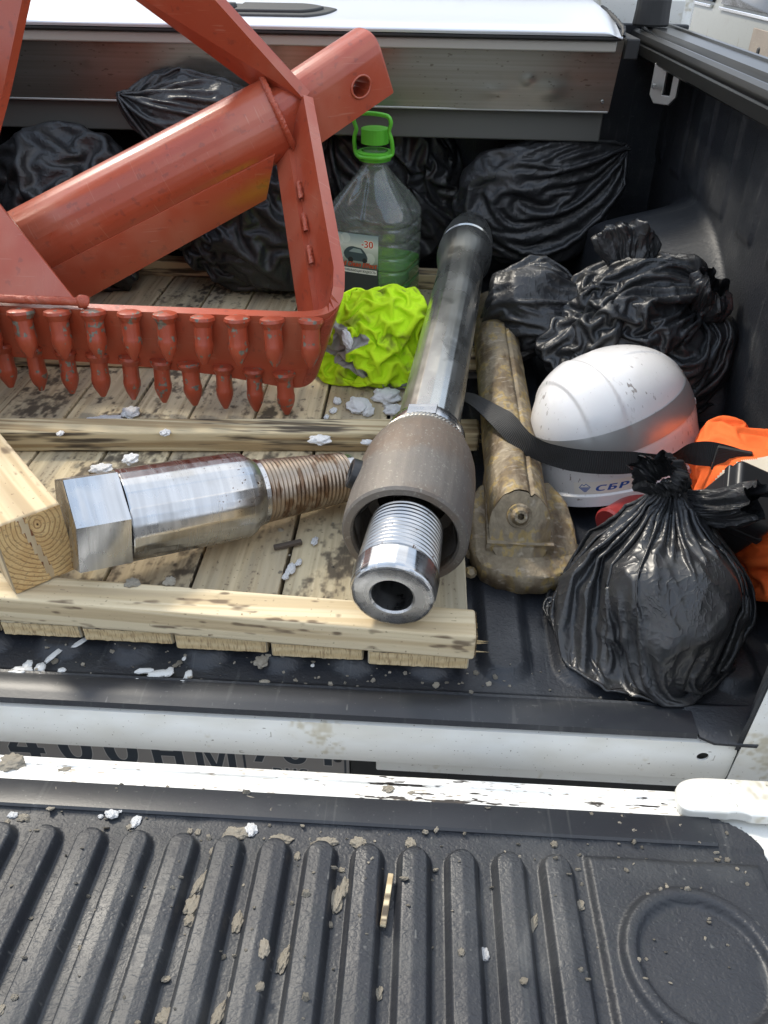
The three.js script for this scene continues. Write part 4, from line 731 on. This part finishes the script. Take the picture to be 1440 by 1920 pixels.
// ---------------------------------------------------------------- washer fluid bottle
{
  const C = V(-.108, .0262, -1.728), ry = -.30, t = thing('washer_fluid_bottle', 'clear plastic bottle of green washer fluid with green cap and handle', 'bottle', C);
  const se = (f, n, a, b) => Math.pow(Math.pow(Math.abs(Math.cos(f)) / a, n) + Math.pow(Math.abs(Math.sin(f)) / b, n), -1 / n);
  const prof = s => s < .012 ? mix(.80, 1, Math.sqrt(s / .012)) : s < .205 ? 1 : s < .30 ? mix(1, .27, Math.pow((s - .205) / .095, 1.15)) : .265;
  const R = (s, f, inset = 0) => {
    const k = sm(s, .22, .30), b = mix(se(f, 4.5, .094, .080), .090, k) * prof(s);
    const ribs = s > .02 && s < .20 ? -.0028 * Math.exp(-Math.pow((((s + .004) % .03) - .015) / .0035, 2)) * sm(Math.abs(Math.cos(f)), .2, .6) : 0;
    const facet = s > .19 && s < .29 ? -.006 * sm(Math.cos(f * 3 + .6), .2, .8) * sm(s, .19, .21) * sm(s, .29, .26) + .002 * N3(Math.cos(f) * 2, Math.sin(f) * 2, s * 20) : 0;
    return b + ribs + facet - inset;
  };
  const mv = g => { g.rotateY(ry); g.translate(C.x, C.y, C.z); return g; };
  const shell = mergeGeometries([revol((s, f) => R(s, f), .0, .33, 160, 120), (() => { const g = grid(120, 2, (u, v) => { const f = -u * 6.2832, r = R(0, f) * (1 - v); return V(Math.cos(f) * r, 0.0005, Math.sin(f) * r); }); return g; })()]);
  const body = part(t, 'bottle_body', mv(shell), M.pet);
  const LV = .104, lq = mergeGeometries([revol((s, f) => R(s, f, .0016), .003, LV, 70, 120), grid(120, 6, (u, v) => { const f = -u * 6.2832, r = R(LV, f, .0016) * (1 - v); return V(Math.cos(f) * r, LV, Math.sin(f) * r); }), grid(120, 6, (u, v) => { const f = -u * 6.2832, r = R(.003, f, .0016) * v; return V(Math.cos(f) * r, .003, Math.sin(f) * r); })]);
  part(t, 'washer_fluid', mv(lq), M.liquid);
  const c = document.createElement('canvas'); c.width = 512; c.height = 640; const k = c.getContext('2d');
  const gr = k.createLinearGradient(0, 0, 0, 340); gr.addColorStop(0, '#8fa3ad'); gr.addColorStop(.35, '#d8dcd8'); gr.addColorStop(.75, '#9aa69c'); gr.addColorStop(1, '#5c6662'); k.fillStyle = gr; k.fillRect(0, 0, 512, 340);
  k.fillStyle = '#333a3d'; k.fillRect(0, 340, 512, 300);
  k.fillStyle = '#e9ece9'; for (const [x, y, r] of [[70, 70, 60], [150, 50, 50], [60, 210, 70], [420, 240, 60]]) { k.globalAlpha = .5; k.beginPath(); k.arc(x, y, r, 0, 7); k.fill(); } k.globalAlpha = 1;
  k.fillStyle = '#3d4f57'; k.beginPath(); k.moveTo(120, 215); k.quadraticCurveTo(150, 130, 230, 128); k.lineTo(330, 140); k.quadraticCurveTo(390, 190, 400, 235); k.lineTo(395, 275); k.lineTo(180, 275); k.quadraticCurveTo(130, 250, 120, 215); k.fill();
  k.fillStyle = '#1d262a'; k.beginPath(); k.arc(200, 268, 30, 0, 7); k.arc(365, 262, 26, 0, 7); k.fill(); k.fillStyle = '#93a4a8'; k.beginPath(); k.moveTo(180, 185); k.lineTo(235, 146); k.lineTo(318, 152); k.lineTo(345, 190); k.fill();
  k.textAlign = 'center'; k.font = 'bold 96px sans-serif'; k.lineWidth = 10; k.strokeStyle = '#f1eeea'; k.fillStyle = '#c23b22'; k.strokeText('-30', 395, 128); k.fillText('-30', 395, 128);
  k.font = 'italic bold 62px sans-serif'; k.lineWidth = 6; k.strokeStyle = '#3a3230'; k.fillStyle = '#d6532c'; k.strokeText('Cold Clean Effect', 262, 332, 470); k.fillText('Cold Clean Effect', 262, 332, 470);
  k.fillStyle = '#e2e2de'; k.fillRect(20, 350, 480, 50); k.fillStyle = '#23282a'; k.font = 'bold 36px sans-serif'; k.fillText('\u0421\u0422\u0415\u041a\u041b\u041e\u041e\u041c\u042b\u0412\u0410\u042e\u0429\u0410\u042f \u0416\u0418\u0414\u041a\u041e\u0421\u0422\u042c', 260, 388, 460);
  const lt = new THREE.CanvasTexture(c); lt.colorSpace = THREE.SRGBColorSpace;
  part(body, 'label', mv(grid(40, 20, (u, v) => { const f = mix(2.30, 1.12, u), s = mix(.045, .178, v), r = R(s, f) + .0007 + .0028; return V(Math.cos(f) * Math.min(r, .2), s, Math.sin(f) * r); })), std({ map: lt, roughness: .4, side: THREE.DoubleSide }));
  const cap = part(t, 'cap', mv(revol((s, f) => s > .3685 ? mix(.0275, 0, (s - .3685) / .0025) : .0278 + .0006 * Math.cos(f * 60) * sm(s, .368, .366), .340, .371, 40, 240)), M.capGreen);
  part(t, 'neck_collar', mv(lathe([[.026, .306], [.033, .308], [.037, .318], [.038, .324], [.034, .326], [.028, .326]], 64)), M.capGreen);
  const hp = [[-.040, .322, .008], [-.041, .348, .012], [-.0355, .366, .014], [-.040, .382, .016], [-.033, .394, .017], [0, .397, .017], [.033, .394, .017], [.040, .382, .016], [.0355, .366, .014], [.041, .348, .012], [.040, .322, .008], [.02, .318, .034], [-.02, .318, .034]].map(q => V(...q));
  const hg = new THREE.TubeGeometry(new THREE.CatmullRomCurve3(hp, true, 'catmullrom', .4), 160, .0042, 10, true); part(t, 'handle', mv(hg), M.capGreen);
}
// ---------------------------------------------------------------- crumpled hi-vis vest
{
  const c = V(-.086, .088, -1.385), rad = [.124, .110, .108], t = thing('safety_vest', 'crumpled fluorescent yellow safety vest with grey tape, stuffed beside the rod', 'safety vest', V(c.x, .027, c.z));
  const cf = d => { const st = sm(fbm3(d.x * 2.4 + 9, d.y * 2.4, d.z * 2.4, 5) + .35 * fbm3(d.x * 9, d.y * 9, d.z * 9 + 4, 3), .10, .38) * .75, k = .94 + .06 * N3(d.x * 6, d.y * 6, d.z * 6); return [mix(.60, .24, st) * k, mix(.90, .25, st) * k, mix(.008, .035, st)]; };
  const core = d => .78 + .22 * N3(d.x * 1.5 + 3, d.y * 1.5, d.z * 1.5) + .14 * Math.exp(-(Math.pow((d.x - .55) / .3, 2) + Math.pow((d.y - .75) / .3, 2))) + .12 * Math.exp(-(Math.pow((d.x - .25) / .3, 2) + Math.pow((d.y + .5) / .3, 2) + Math.pow((d.z - .7) / .4, 2)));
  const g = drape({ detail: 56, c, rad, seed: 5, core, gap: .27, excess: 1.33, steps: 130, bend: .65, g: .00002, floor: .0272 });
  const col = new Float32Array(g.attributes.position.count * 3), D = g.userData.dirs, q = V(); for (let i = 0; i < col.length; i += 3) col.set(cf(q.set(D[i], D[i + 1], D[i + 2])), i); g.setAttribute('color', new THREE.BufferAttribute(col, 3));
  const seg = (d, a, b, w) => { const ab = b.clone().sub(a), t2 = clamp(d.clone().sub(a).dot(ab) / ab.lengthSq()); return a.clone().addScaledVector(ab, t2).distanceTo(d) < w; };
  const line = (pts, w) => { const P = pts.map(e => V(...e).normalize()); return d => P.some((e, i) => i && seg(d, P[i - 1], e, w)); };
  const tapeA = line([[-.50, .62, .6], [-.58, .35, .73], [-.50, .10, .86], [-.22, -.10, .97], [.12, -.34, .93], [.40, -.48, .78]], .155), tapeB = line([[-.92, .25, .25], [-.58, .22, .78], [-.15, .50, .85]], .10), pipA = line([[.86, .45, .3], [.84, .2, .52], [.72, -.05, .70], [.52, -.25, .82], [.30, -.44, .84]], .045), pipB = line([[-.86, .0, .5], [-.86, -.25, .42], [-.74, -.50, .46], [-.5, -.72, .5]], .035);
  part(t, 'fabric', pick(g, d => !tapeA(d) && !tapeB(d) && !pipA(d) && !pipB(d)), M.hivis);
  part(t, 'reflective_tape', pick(g, d => tapeA(d) || (tapeB(d))), M.tape); part(t, 'edge_piping', pick(g, d => !tapeA(d) && !tapeB(d) && (pipA(d) || pipB(d))), M.piping);
}
// ---------------------------------------------------------------- white safety helmet
{
  const X = V(.88, .16, -.42).normalize(); let Y = V(-.20, .955, -.20); Y.addScaledVector(X, -Y.dot(X)).normalize(); const Z = X.clone().cross(Y);
  const C = V(.314, .073, -1.078), mt = new THREE.Matrix4().makeBasis(X, Y, Z).setPosition(C);
  const t = thing('safety_helmet', 'scuffed white safety helmet with silver band and blue logo sticker', 'safety helmet', V(C.x, .01, C.z));
  const a = .133, b = .113, h = .136;
  const prof = v => {                       // v 0 top .. 1 rim: [radial factor, height]
    if (v < .62) { const q = v / .62 * Math.PI / 2; return [Math.pow(Math.sin(q), .80), h * Math.pow(Math.cos(q), .86)]; }
    if (v < .84) { const q = (v - .62) / .22; return [1 + .025 * q, -.038 * q]; }
    if (v < .90) { const q = (v - .84) / .06; return [1.025 + .035 * q, -.038 - .003 * q]; }
    const q = (v - .90) / .10; return [1.06 + .012 * q, -.041 - .016 * q];
  };
  const H = (f, v, lift = 0) => {
    const [r, y] = prof(v), cx = Math.cos(f), sz = Math.sin(f), pk = Math.pow(Math.max(0, cx), 6) * sm(v, .86, 1);
    let x = cx * r * a, z = sz * r * b, yy = y; const nl = V(cx * r / a, y > 0 ? y / (h * h) : 0, sz * r / b); nl.set(x / (a * a), Math.max(y, 0) / (h * h), z / (b * b)).normalize();
    const top = y > .02 ? .0034 * sm(Math.abs(x + .062), .026, .022) * sm(y, .03, .08) + .0022 * sm(Math.abs(z), .034, .028) * sm(x, -.02, .0) * sm(y, .05, .08) : 0;
    const L = lift + top; return V(x + nl.x * L + pk * .035, yy + nl.y * L - pk * .006, z + nl.z * L);
  };
  const shell = boxUV(grid(200, 130, (u, v) => H(-u * 6.2832, v), true)); const inner = boxUV(grid(120, 40, (u, v) => { const q = H(-u * 6.2832, mix(.3, 1, v)); return V(q.x * .985, q.y - .001, q.z * .985); }));
  const sh = part(t, 'shell', mergeGeometries([shell, inner]).applyMatrix4(mt), M.helmet);
  const bandV = (u, lo) => { const f = u * 6.2832, x = Math.cos(f), tilt = -.06 * x; return clamp((lo ? .570 : .460) + tilt * (lo ? .7 : .9), .3, .62); };
  part(t, 'silver_band', boxUV(grid(200, 12, (u, v) => H(-u * 6.2832, mix(bandV(u, false), bandV(u, true), v), .0009), true)).applyMatrix4(mt), M.silverTape);
  const c = document.createElement('canvas'); c.width = 512; c.height = 192; const k = c.getContext('2d'); k.fillStyle = '#dcd6cb'; k.fillRect(0, 0, 512, 192);
  k.fillStyle = '#27509a'; k.beginPath(); k.moveTo(40, 82); k.lineTo(62, 34); k.lineTo(76, 56); k.lineTo(92, 28); k.lineTo(120, 82); k.closePath(); k.lineWidth = 6; k.strokeStyle = '#27509a'; k.stroke();
  for (let i = 0; i < 4; i++) { k.beginPath(); const y = 90 + i * 18, w = 42 - i * 9; k.moveTo(80 - w, y); k.lineTo(80 + w, y); k.lineTo(80 + w - 8, y + 12); k.lineTo(80 - w + 8, y + 12); k.fill(); }
  k.font = 'italic bold 128px sans-serif'; k.textBaseline = 'middle'; k.fillText('\u0421\u0411\u0420', 140, 104, 350);
  const tx = new THREE.CanvasTexture(c); tx.colorSpace = THREE.SRGBColorSpace;
  part(t, 'logo_sticker', grid(30, 10, (u, v) => { const q = H(mix(2.58, 1.74, u), mix(.84, .73, v), .0008); return q.applyMatrix4(mt); }), std({ map: tx, roughness: .4, side: THREE.DoubleSide }));
  part(t, 'visor_lug', (() => { const g = new RoundedBoxGeometry(.022, .014, .03, 3, .004); g.translate(a + .006, .012, .0); g.applyMatrix4(mt); return boxUV(g); })(), M.helmet);
}
// ---------------------------------------------------------------- webbing strap with ring
{
  const t = thing('webbing_strap', 'black webbing strap with metal ring draped across the white helmet', 'strap', V(.28, .1, -.95));
  const cs = [[.055, .045, -1.27], [.083, .075, -1.192], [.128, .124, -1.03], [.168, .120, -.957], [.226, .114, -.936], [.302, .116, -.932], [.352, .128, -.928], [.397, .144, -.918], [.446, .144, -.895], [.470, .142, -.882]].map(q => V(...q));
  const up = [[.85, .1, .5], [.8, .25, .5], [.75, .35, .6], [.45, .85, .35], [.12, .97, -.1], [-.1, .95, -.2], [-.2, .70, .60], [.15, .92, -.2], [.2, .95, .1], [.2, .95, .1]].map(q => V(...q).normalize());
  const c = new THREE.CatmullRomCurve3(cs), u = new THREE.CatmullRomCurve3(up);
  const g = mergeGeometries([1, -1].map(sg => grid(220, 8, (q, v) => { const p = c.getPoint(q), tn = c.getTangent(q), w = u.getPoint(q); w.addScaledVector(tn, -w.dot(tn)).normalize(); const n = tn.clone().cross(w); return p.addScaledVector(w, (v - .5) * mix(.034, .028, sm(Math.abs(q - .62), .1, .0))).addScaledVector(n, sg * .0011 + .0012 * N3(q * 20, v * 2, 1)); })));
  { const uv = g.attributes.uv; for (let i = 0; i < uv.count; i++) uv.setXY(i, uv.getY(i) * .037, uv.getX(i) * .55); }
  part(t, 'webbing', g, M.strap);
  const lp = rbox(-.022, .022, -.0185, .0185, -.0035, .0035, .002); const mt = new THREE.Matrix4().makeBasis(V(.93, .0, .3).normalize(), V(.0, 1, .0), V(-.3, 0, .93).normalize()).setPosition(V(.425, .146, -.899)); part(t, 'sewn_end', lp.applyMatrix4(mt), M.strap);
  const rg = new THREE.TorusGeometry(.018, .0022, 12, 48); rg.rotateY(.5); rg.translate(.478, .138, -.868); part(t, 'ring', rg, M.chrome);
}
// ---------------------------------------------------------------- orange workwear, black case, red can
{
  const c = V(.475, .078, -.900), rad = [.075, .085, .155], t = thing('orange_jacket', 'bundled orange work jacket with pale reflective tape against the side wall', 'jacket', V(c.x, 0, c.z));
  const g0 = drape({ detail: 40, c, rad, seed: 9, core: lumps(77, { planes: 14, d0: .8, d1: .2 }), gap: .2, excess: 1.22, steps: 110, bend: .7, floor: .002, post: p => { p.y += .02 * sm(p.z, -.9, -1.02); } });
  const tp = d => Math.abs(d.z - .25) < .17;
  part(t, 'fabric', pick(g0, d => !tp(d)), M.orange); part(t, 'reflective_tape', pick(g0, tp), M.tapeBeige);
  const t2 = thing('black_case', 'black plastic case with rounded edges wedged behind the glossy bag', 'case', V(.39, .02, -.83));
  const g = new RoundedBoxGeometry(.050, .15, .095, 4, .008), mt = new THREE.Matrix4().makeRotationFromEuler(new THREE.Euler(.35, -.25, -.28)).setPosition(V(.402, .093, -.832));
  part(t2, 'case_body', boxUV(g.applyMatrix4(mt)), M.blackBox);
  const lid = new RoundedBoxGeometry(.053, .012, .098, 3, .003); lid.translate(0, .050, 0); part(t2, 'case_lid', boxUV(lid.applyMatrix4(mt)), M.blackBox);
  const t3 = thing('red_can', 'red metal can lying under the helmet rim', 'can', V(.285, .002, -.90));
  const a = V(.284, .026, -.905), b = V(.356, .028, -.970); part(t3, 'can_body', place(lathe([[0, 0], [.0215, 0], [.0245, .003], [.0245, .006], [.0232, .009], [.0232, .088], [.0245, .091], [.0215, .095], [0, .096]], 48), a, b), M.redCan);
}
// ---------------------------------------------------------------- loose mud, snow, ice and wood bits (position, width, length, kind)
const gateBits = [[-0.3609,-0.0207,-0.4627,0.0067,0.0116,"c"], [-0.3930,-0.0182,-0.4301,0.0098,0.0070,"s"], [-0.3809,-0.0180,-0.4278,0.0108,0.0076,"c"], [-0.3948,-0.0174,-0.4200,0.0054,0.0083,"c"], [-0.3036,-0.0186,-0.4353,0.0049,0.0061,"s"], [-0.2919,-0.0187,-0.4367,0.0130,0.0108,"s"], [-0.2838,-0.0190,-0.4404,0.0055,0.0054,"s"], [-0.2657,-0.0184,-0.4322,0.0086,0.0159,"s"], [-0.2087,-0.0177,-0.4236,0.0048,0.0058,"c"], [-0.2005,-0.0177,-0.4229,0.0053,0.0064,"c"], [-0.1628,-0.0177,-0.4230,0.0224,0.0139,"c"], [-0.1479,-0.0181,-0.4288,0.0118,0.0139,"s"], [-0.1158,-0.0175,-0.4206,0.0201,0.0093,"c"], [-0.0725,-0.0173,-0.4187,0.0211,0.0110,"c"], [-0.0389,-0.0176,-0.4215,0.0137,0.0110,"c"], [-0.1808,-0.0161,-0.4018,0.0042,0.0073,"c"], [-0.1841,-0.0137,-0.3699,0.0070,0.0255,"c"], [-0.1854,-0.0119,-0.3464,0.0137,0.0190,"c"], [-0.1836,-0.0110,-0.3340,0.0096,0.0109,"c"], [-0.1411,-0.0110,-0.3347,0.0082,0.0173,"c"], [-0.0972,-0.0162,-0.4031,0.0052,0.0084,"c"], [-0.0547,-0.0130,-0.3608,0.0118,0.0244,"c"], [-0.0485,-0.0139,-0.3732,0.0080,0.0181,"c"], [-0.0528,-0.0153,-0.3914,0.0061,0.0047,"c"], [-0.1107,-0.0089,-0.3064,0.0083,0.0143,"c"], [-0.0941,-0.0087,-0.3043,0.0078,0.0212,"c"], [-0.1812,-0.0048,-0.2518,0.0147,0.0142,"c"], [-0.1402,-0.0052,-0.2575,0.0078,0.0188,"c"], [-0.1330,-0.0062,-0.2702,0.0035,0.0048,"c"], [-0.3125,-0.0043,-0.2451,0.0060,0.0079,"c"], [-0.0105,-0.0071,-0.2819,0.0062,0.0106,"c"], [-0.2726,-0.0087,-0.3032,0.0042,0.0048,"c"], [0.0129,-0.0178,-0.4242,0.0085,0.0111,"c"], [0.0655,-0.0199,-0.4520,0.0076,0.0090,"c"], [0.1256,-0.0121,-0.3495,0.0058,0.0174,"c"], [0.1711,-0.0137,-0.3704,0.0079,0.0091,"c"], [0.0797,-0.0099,-0.3200,0.0084,0.0113,"s"], [-0.0124,-0.0224,-0.4859,0.0124,0.0095,"c"], [0.0126,-0.0222,-0.4835,0.0090,0.0054,"c"], [-0.4239,-0.0230,-0.4933,0.0255,0.0203,"c"], [-0.3631,-0.0226,-0.4888,0.0138,0.0060,"c"], [-0.1551,-0.0208,-0.4644,0.0389,0.0061,"c"], [-0.2454,-0.0214,-0.4731,0.0056,0.0056,"c"]];
const floorBits = [[-0.4569,-0.0040,-0.6042,0.0254,0.0121,"i"], [-0.4520,-0.0040,-0.6138,0.0102,0.0132,"i"], [-0.4357,-0.0040,-0.6106,0.0115,0.0130,"i"], [-0.4301,-0.0040,-0.6001,0.0063,0.0110,"i"], [-0.4090,-0.0040,-0.5957,0.0163,0.0090,"i"], [-0.4277,-0.0040,-0.6309,0.0078,0.0268,"i"], [-0.4035,-0.0040,-0.6539,0.0073,0.0235,"i"], [-0.4082,-0.0040,-0.6082,0.0089,0.0073,"i"], [-0.3108,-0.0040,-0.6138,0.0216,0.0080,"i"], [-0.2904,-0.0040,-0.6102,0.0279,0.0105,"i"], [-0.2810,-0.0040,-0.6133,0.0102,0.0141,"i"], [-0.3133,-0.0040,-0.5971,0.0100,0.0087,"i"], [-0.3192,-0.0040,-0.5918,0.0062,0.0121,"i"], [-0.2982,-0.0040,-0.6038,0.0063,0.0070,"i"], [-0.2557,-0.0040,-0.5928,0.0199,0.0118,"i"], [-0.2614,-0.0040,-0.5997,0.0075,0.0171,"i"], [-0.2566,-0.0040,-0.6107,0.0089,0.0139,"i"], [-0.1741,-0.0040,-0.6373,0.0155,0.0177,"c"], [-0.1652,-0.0040,-0.6060,0.0113,0.0059,"c"], [-0.0998,-0.0040,-0.6510,0.0072,0.0071,"c"], [-0.0022,-0.0040,-0.5833,0.0098,0.0127,"c"], [-0.2685,-0.0040,-0.6363,0.0045,0.0064,"i"], [-0.1116,-0.0040,-0.6355,0.0045,0.0052,"i"]];
const palletBits = [[-0.4997,0.0280,-1.1691,0.0299,0.0337,"s"], [-0.5376,0.0280,-1.1417,0.0608,0.0221,"s"], [-0.4532,0.0280,-1.1280,0.0109,0.0182,"s"], [-0.1036,0.0280,-1.2253,0.0383,0.0498,"s"], [-0.0851,0.0280,-1.2071,0.0208,0.0303,"s"], [-0.1438,0.0280,-1.2422,0.0135,0.0232,"s"], [-0.1467,0.0280,-1.2062,0.0114,0.0189,"s"], [-0.1564,0.0280,-1.1824,0.0084,0.0150,"s"], [-0.0548,0.0280,-1.2635,0.0489,0.0469,"s"], [-0.1715,0.0280,-1.1388,0.0146,0.0181,"s"], [-0.4889,0.0280,-0.9906,0.0335,0.0225,"s"], [-0.1329,0.0280,-0.8344,0.0089,0.0167,"s"], [-0.1571,0.0280,-0.7726,0.0113,0.0218,"s"], [-0.1485,0.0280,-0.7874,0.0072,0.0134,"s"], [-0.1618,0.0280,-0.7572,0.0084,0.0107,"s"], [-0.0380,0.0280,-1.2147,0.0380,0.0304,"s"]];
const battenBits = [[-0.5611,0.0660,-1.0305,0.0101,0.0135,"s"], [-0.3968,0.0660,-1.0447,0.0153,0.0170,"s"], [-0.1491,0.0660,-1.0406,0.0336,0.0228,"s"], [-0.0732,0.0660,-1.0398,0.0218,0.0129,"s"], [-0.2922,0.0660,-0.6959,0.0131,0.0142,"c"], [-0.3365,0.0660,-0.6899,0.0169,0.0143,"c"], [-0.4266,0.0660,-0.9636,0.0225,0.0250,"s"]];
{
  const rnd = mulberry(99), gateI = gateM.clone().invert();
  const variants = (n, det, rough, fr, fl) => Array.from({ length: n }, (_, k) => { const g = ico(det), p = g.attributes.position, d = V(); for (let i = 0; i < p.count; i++) { d.fromBufferAttribute(p, i).normalize(); const r = 1 + rough * fbm3(d.x * fr + k * 7, d.y * fr, d.z * fr, 4) * 2; p.setXYZ(i, d.x * r * .5, Math.max(-.12, d.y * r * .5 * fl), d.z * r * .5); } g.computeVertexNormals(); return boxUV(g); });
  const V1 = { c: variants(5, 9, .42, 1.8, .8), s: variants(4, 9, .30, 1.8, .8), i: variants(4, 3, .35, 1.6, .7) };
  const KIND = { c: ['mud_clod', M.clay, 'mud clod'], s: ['snow_clump', M.snow, 'snow clump'], i: ['ice_chip', M.ice, 'ice chip'] };
  const put = (list, where, tilt) => list.forEach(([x, y, z, w, l, k]) => {
    const g = V1[k][Math.floor(rnd() * V1[k].length)], m = single(KIND[k][0], g, KIND[k][1], { c: 'dry grey brown mud clod lying on the ', s: 'small clump of old white snow on the ', i: 'pale angular chip of ice lying on the ' }[k] + where, KIND[k][2], KIND[k][2] + 's on the ' + where);
    const th = Math.min(w, l) * (k === 'c' ? .6 : .6); let yy = y; if (tilt) { const q = V(x, y, z).applyMatrix4(gateI); q.y = Math.max(0, gateH(q.x, clamp(q.z, .03, .49))) + .0005; q.applyMatrix4(gateM); yy = q.y; } m.position.set(x, yy + th * .05, z); m.scale.set(w * 1.05, th * 1.2, l * 1.05); m.rotation.set(tilt, (rnd() - .5) * .5, 0);
    if (l > w * 2.2) m.rotation.y += k === 'i' ? -.6 : -.25;
  });
  put(gateBits, 'open tailgate', -.07); put(floorBits, 'bed edge in front of pallet', 0); put(palletBits, 'pallet boards', 0); put(battenBits, 'top of a pallet batten', 0);
  const vs = single('snow_clump', V1.s[1], M.snow, 'elongated clump of snow sitting on the yellow vest', 'snow clump'); vs.position.set(-.128, .128, -1.288); vs.scale.set(.016, .012, .034); vs.rotation.set(.9, .3, 0);
  single('wood_stick', bar(V(-.005, -.011, -.386), V(-.010, -.008, -.336), .0055, .004, V(0, 1, 0), .001), M.chip, 'flat sliver of wood lying along a tailgate rib', 'stick');
  single('wood_stick', bar(V(-.186, .031, -.813), V(-.150, .031, -.829), .008, .006, V(0, 1, 0), .0015), std({ color: new THREE.Color().setRGB(.09, .07, .055), roughness: .9 }), 'dark twig lying on the pallet beside the threaded sub', 'stick');
  // fine crumbs that nobody could count
  const cg = V1.c[2]; const im = new THREE.InstancedMesh(cg, M.clay, 520); im.name = 'crumbs'; im.userData = { kind: 'stuff', label: 'fine dry mud crumbs scattered over tailgate and bed edge', category: 'crumbs' }; const o = new THREE.Object3D(), col = new THREE.Color();
  for (let i = 0; i < 520; i++) {
    let x = mix(-.45, .34, rnd()), z, y, s = .0014 + .0034 * Math.pow(rnd(), 3);
    if (i < 330) { const zl = .005 + .42 * rnd() * rnd(); const q = V(x, gateH(x, zl) + s * .3, zl).applyMatrix4(gateM); x = q.x; y = q.y; z = q.z; } else if (i < 440) { z = mix(-.655, -.603, rnd()); y = floorH(x, z) + s * .3; } else { z = mix(-.75, -1.3, rnd()); x = mix(-.45, .07, rnd()); y = .0255 + s * .3; s *= 1.3; }
    o.position.set(x, y, z); o.scale.set(s * (1 + rnd()), s, s * (1 + rnd())); o.rotation.set(rnd() * 3, rnd() * 3, 0); o.updateMatrix(); im.setMatrixAt(i, o.matrix); const b = .55 + .6 * rnd(); im.setColorAt(i, col.setRGB(b, b, b));
  }
  im.castShadow = im.receiveShadow = true; scene.add(im);
}
// ---------------------------------------------------------------- grey van parked ahead on the right
{
  const v = thing('parked_van', 'dusty light grey van parked beyond the truck side rail', 'van', V(2.2, -.85, -5.2));
  const body = part(v, 'van_body', extZ([[1.42, -.55], [1.40, -.1], [1.40, .42], [1.415, .46], [1.52, .95], [1.62, 1.05], [2.9, 1.05], [3.0, .95], [3.1, .42], [3.1, -.55]], -7.6, -2.9, .03), std({ map: TL.white, color: new THREE.Color().setRGB(.36, .36, .34), roughness: .35, metalness: .1 }));
  for (const [z0, z1] of [[-4.6, -3.25], [-6.1, -4.75]]) { const w = slab([V(1.412, .475, z1), V(1.512, .90, z1), V(1.512, .90, z0), V(1.412, .475, z0)], .02); const wn = part(v, 'side_window', w, std({ color: new THREE.Color().setRGB(.012, .013, .014), roughness: .06 })); part(wn, 'window_trim', rbox(1.396, 1.41, .452, .466, z0, z1, .003), M.chrome); }
  const br = part(v, 'hinge_plate', rbox(1.392, 1.398, .29, .42, -4.03, -3.72, .003), std({ map: TL.forged, color: new THREE.Color().setRGB(1.6, 1.5, 1.4), roughness: .7 })); const bo = lathe([[0, .006], [.012, .005], [.016, 0]], 20); bo.rotateZ(Math.PI / 2); bo.translate(1.392, .345, -3.90); part(br, 'bolt', bo, M.rubber);
  const tyre = lathe([[.2, -.1], [.31, -.11], [.33, -.08], [.33, .08], [.31, .11], [.2, .1]], 40);
  for (const [x, z] of [[1.52, -3.7], [1.52, -6.7], [2.98, -3.7], [2.98, -6.7]]) { const g = tyre.clone(); g.rotateZ(Math.PI / 2); g.translate(x, -.52, z); part(v, 'wheel', g, M.rubber); }
}
// ---------------------------------------------------------------- spruces behind the photographer, mirrored in the bright metal
{
  const mk = seed => {
    const rnd = mulberry(seed), H = 6 + rnd() * 2, P = [], tri = (a, b, c) => P.push(...a, ...b, ...c);
    for (let y = .7; y < H; y += .17) {
      const R = (1 - y / H) * 1.75 + .08, n = Math.max(5, Math.round(R * 9));
      for (let k = 0; k < n; k++) {
        const f = rnd() * 6.2832, L = R * (.65 + .5 * rnd()), c = Math.cos(f), s = Math.sin(f), y0 = y + rnd() * .15, dr = .25 + .3 * rnd();
        for (let j = 0; j < 5; j++) { const t = .15 + .17 * j, w = .10 + .16 * (1 - t) + .05 * rnd(), x = c * L * t, z = s * L * t, yy = y0 - dr * L * t * t, q = L * .32; tri([x, yy, z], [x + c * q - s * w, yy - .10 - .12 * rnd(), z + s * q + c * w], [x + c * q * .8, yy - .02, z + s * q * .8]); tri([x, yy, z], [x + c * q * .8, yy - .02, z + s * q * .8], [x + c * q + s * w, yy - .10 - .12 * rnd(), z + s * q - c * w]); }
      }
    }
    const g = new THREE.BufferGeometry(); g.setAttribute('position', new THREE.Float32BufferAttribute(P, 3)); g.computeVertexNormals(); return [g, H];
  };
  const kinds = [mk(1), mk(2), mk(3)], nd = std({ color: new THREE.Color().setRGB(.035, .065, .022), roughness: .9, side: THREE.DoubleSide }), bk = std({ color: new THREE.Color().setRGB(.07, .05, .035), roughness: .95 });
  const sp = [[-9.5, 9], [-6.6, 11], [-3.4, 10.4], [-.6, 12], [2.4, 10.6], [5.2, 11.4], [8.2, 10]];
  sp.forEach(([x, z], k) => {
    const [g, H] = kinds[k % 3], t = thing('spruce_tree', 'dark green spruce in the row across from the tailgate', 'tree', V(x, -.85, z), 'spruces across from the tailgate');
    const c = new THREE.Mesh(g, nd); c.name = 'crown'; c.rotation.y = k * 1.3; c.castShadow = true; t.add(c);
    const tr = new THREE.Mesh(lathe([[0, 0], [.16, 0], [.12, .5], [.03, H * .95], [0, H]], 10), bk); tr.name = 'trunk'; tr.castShadow = true; t.add(tr);
  });
}
renderer.render(scene, camera);
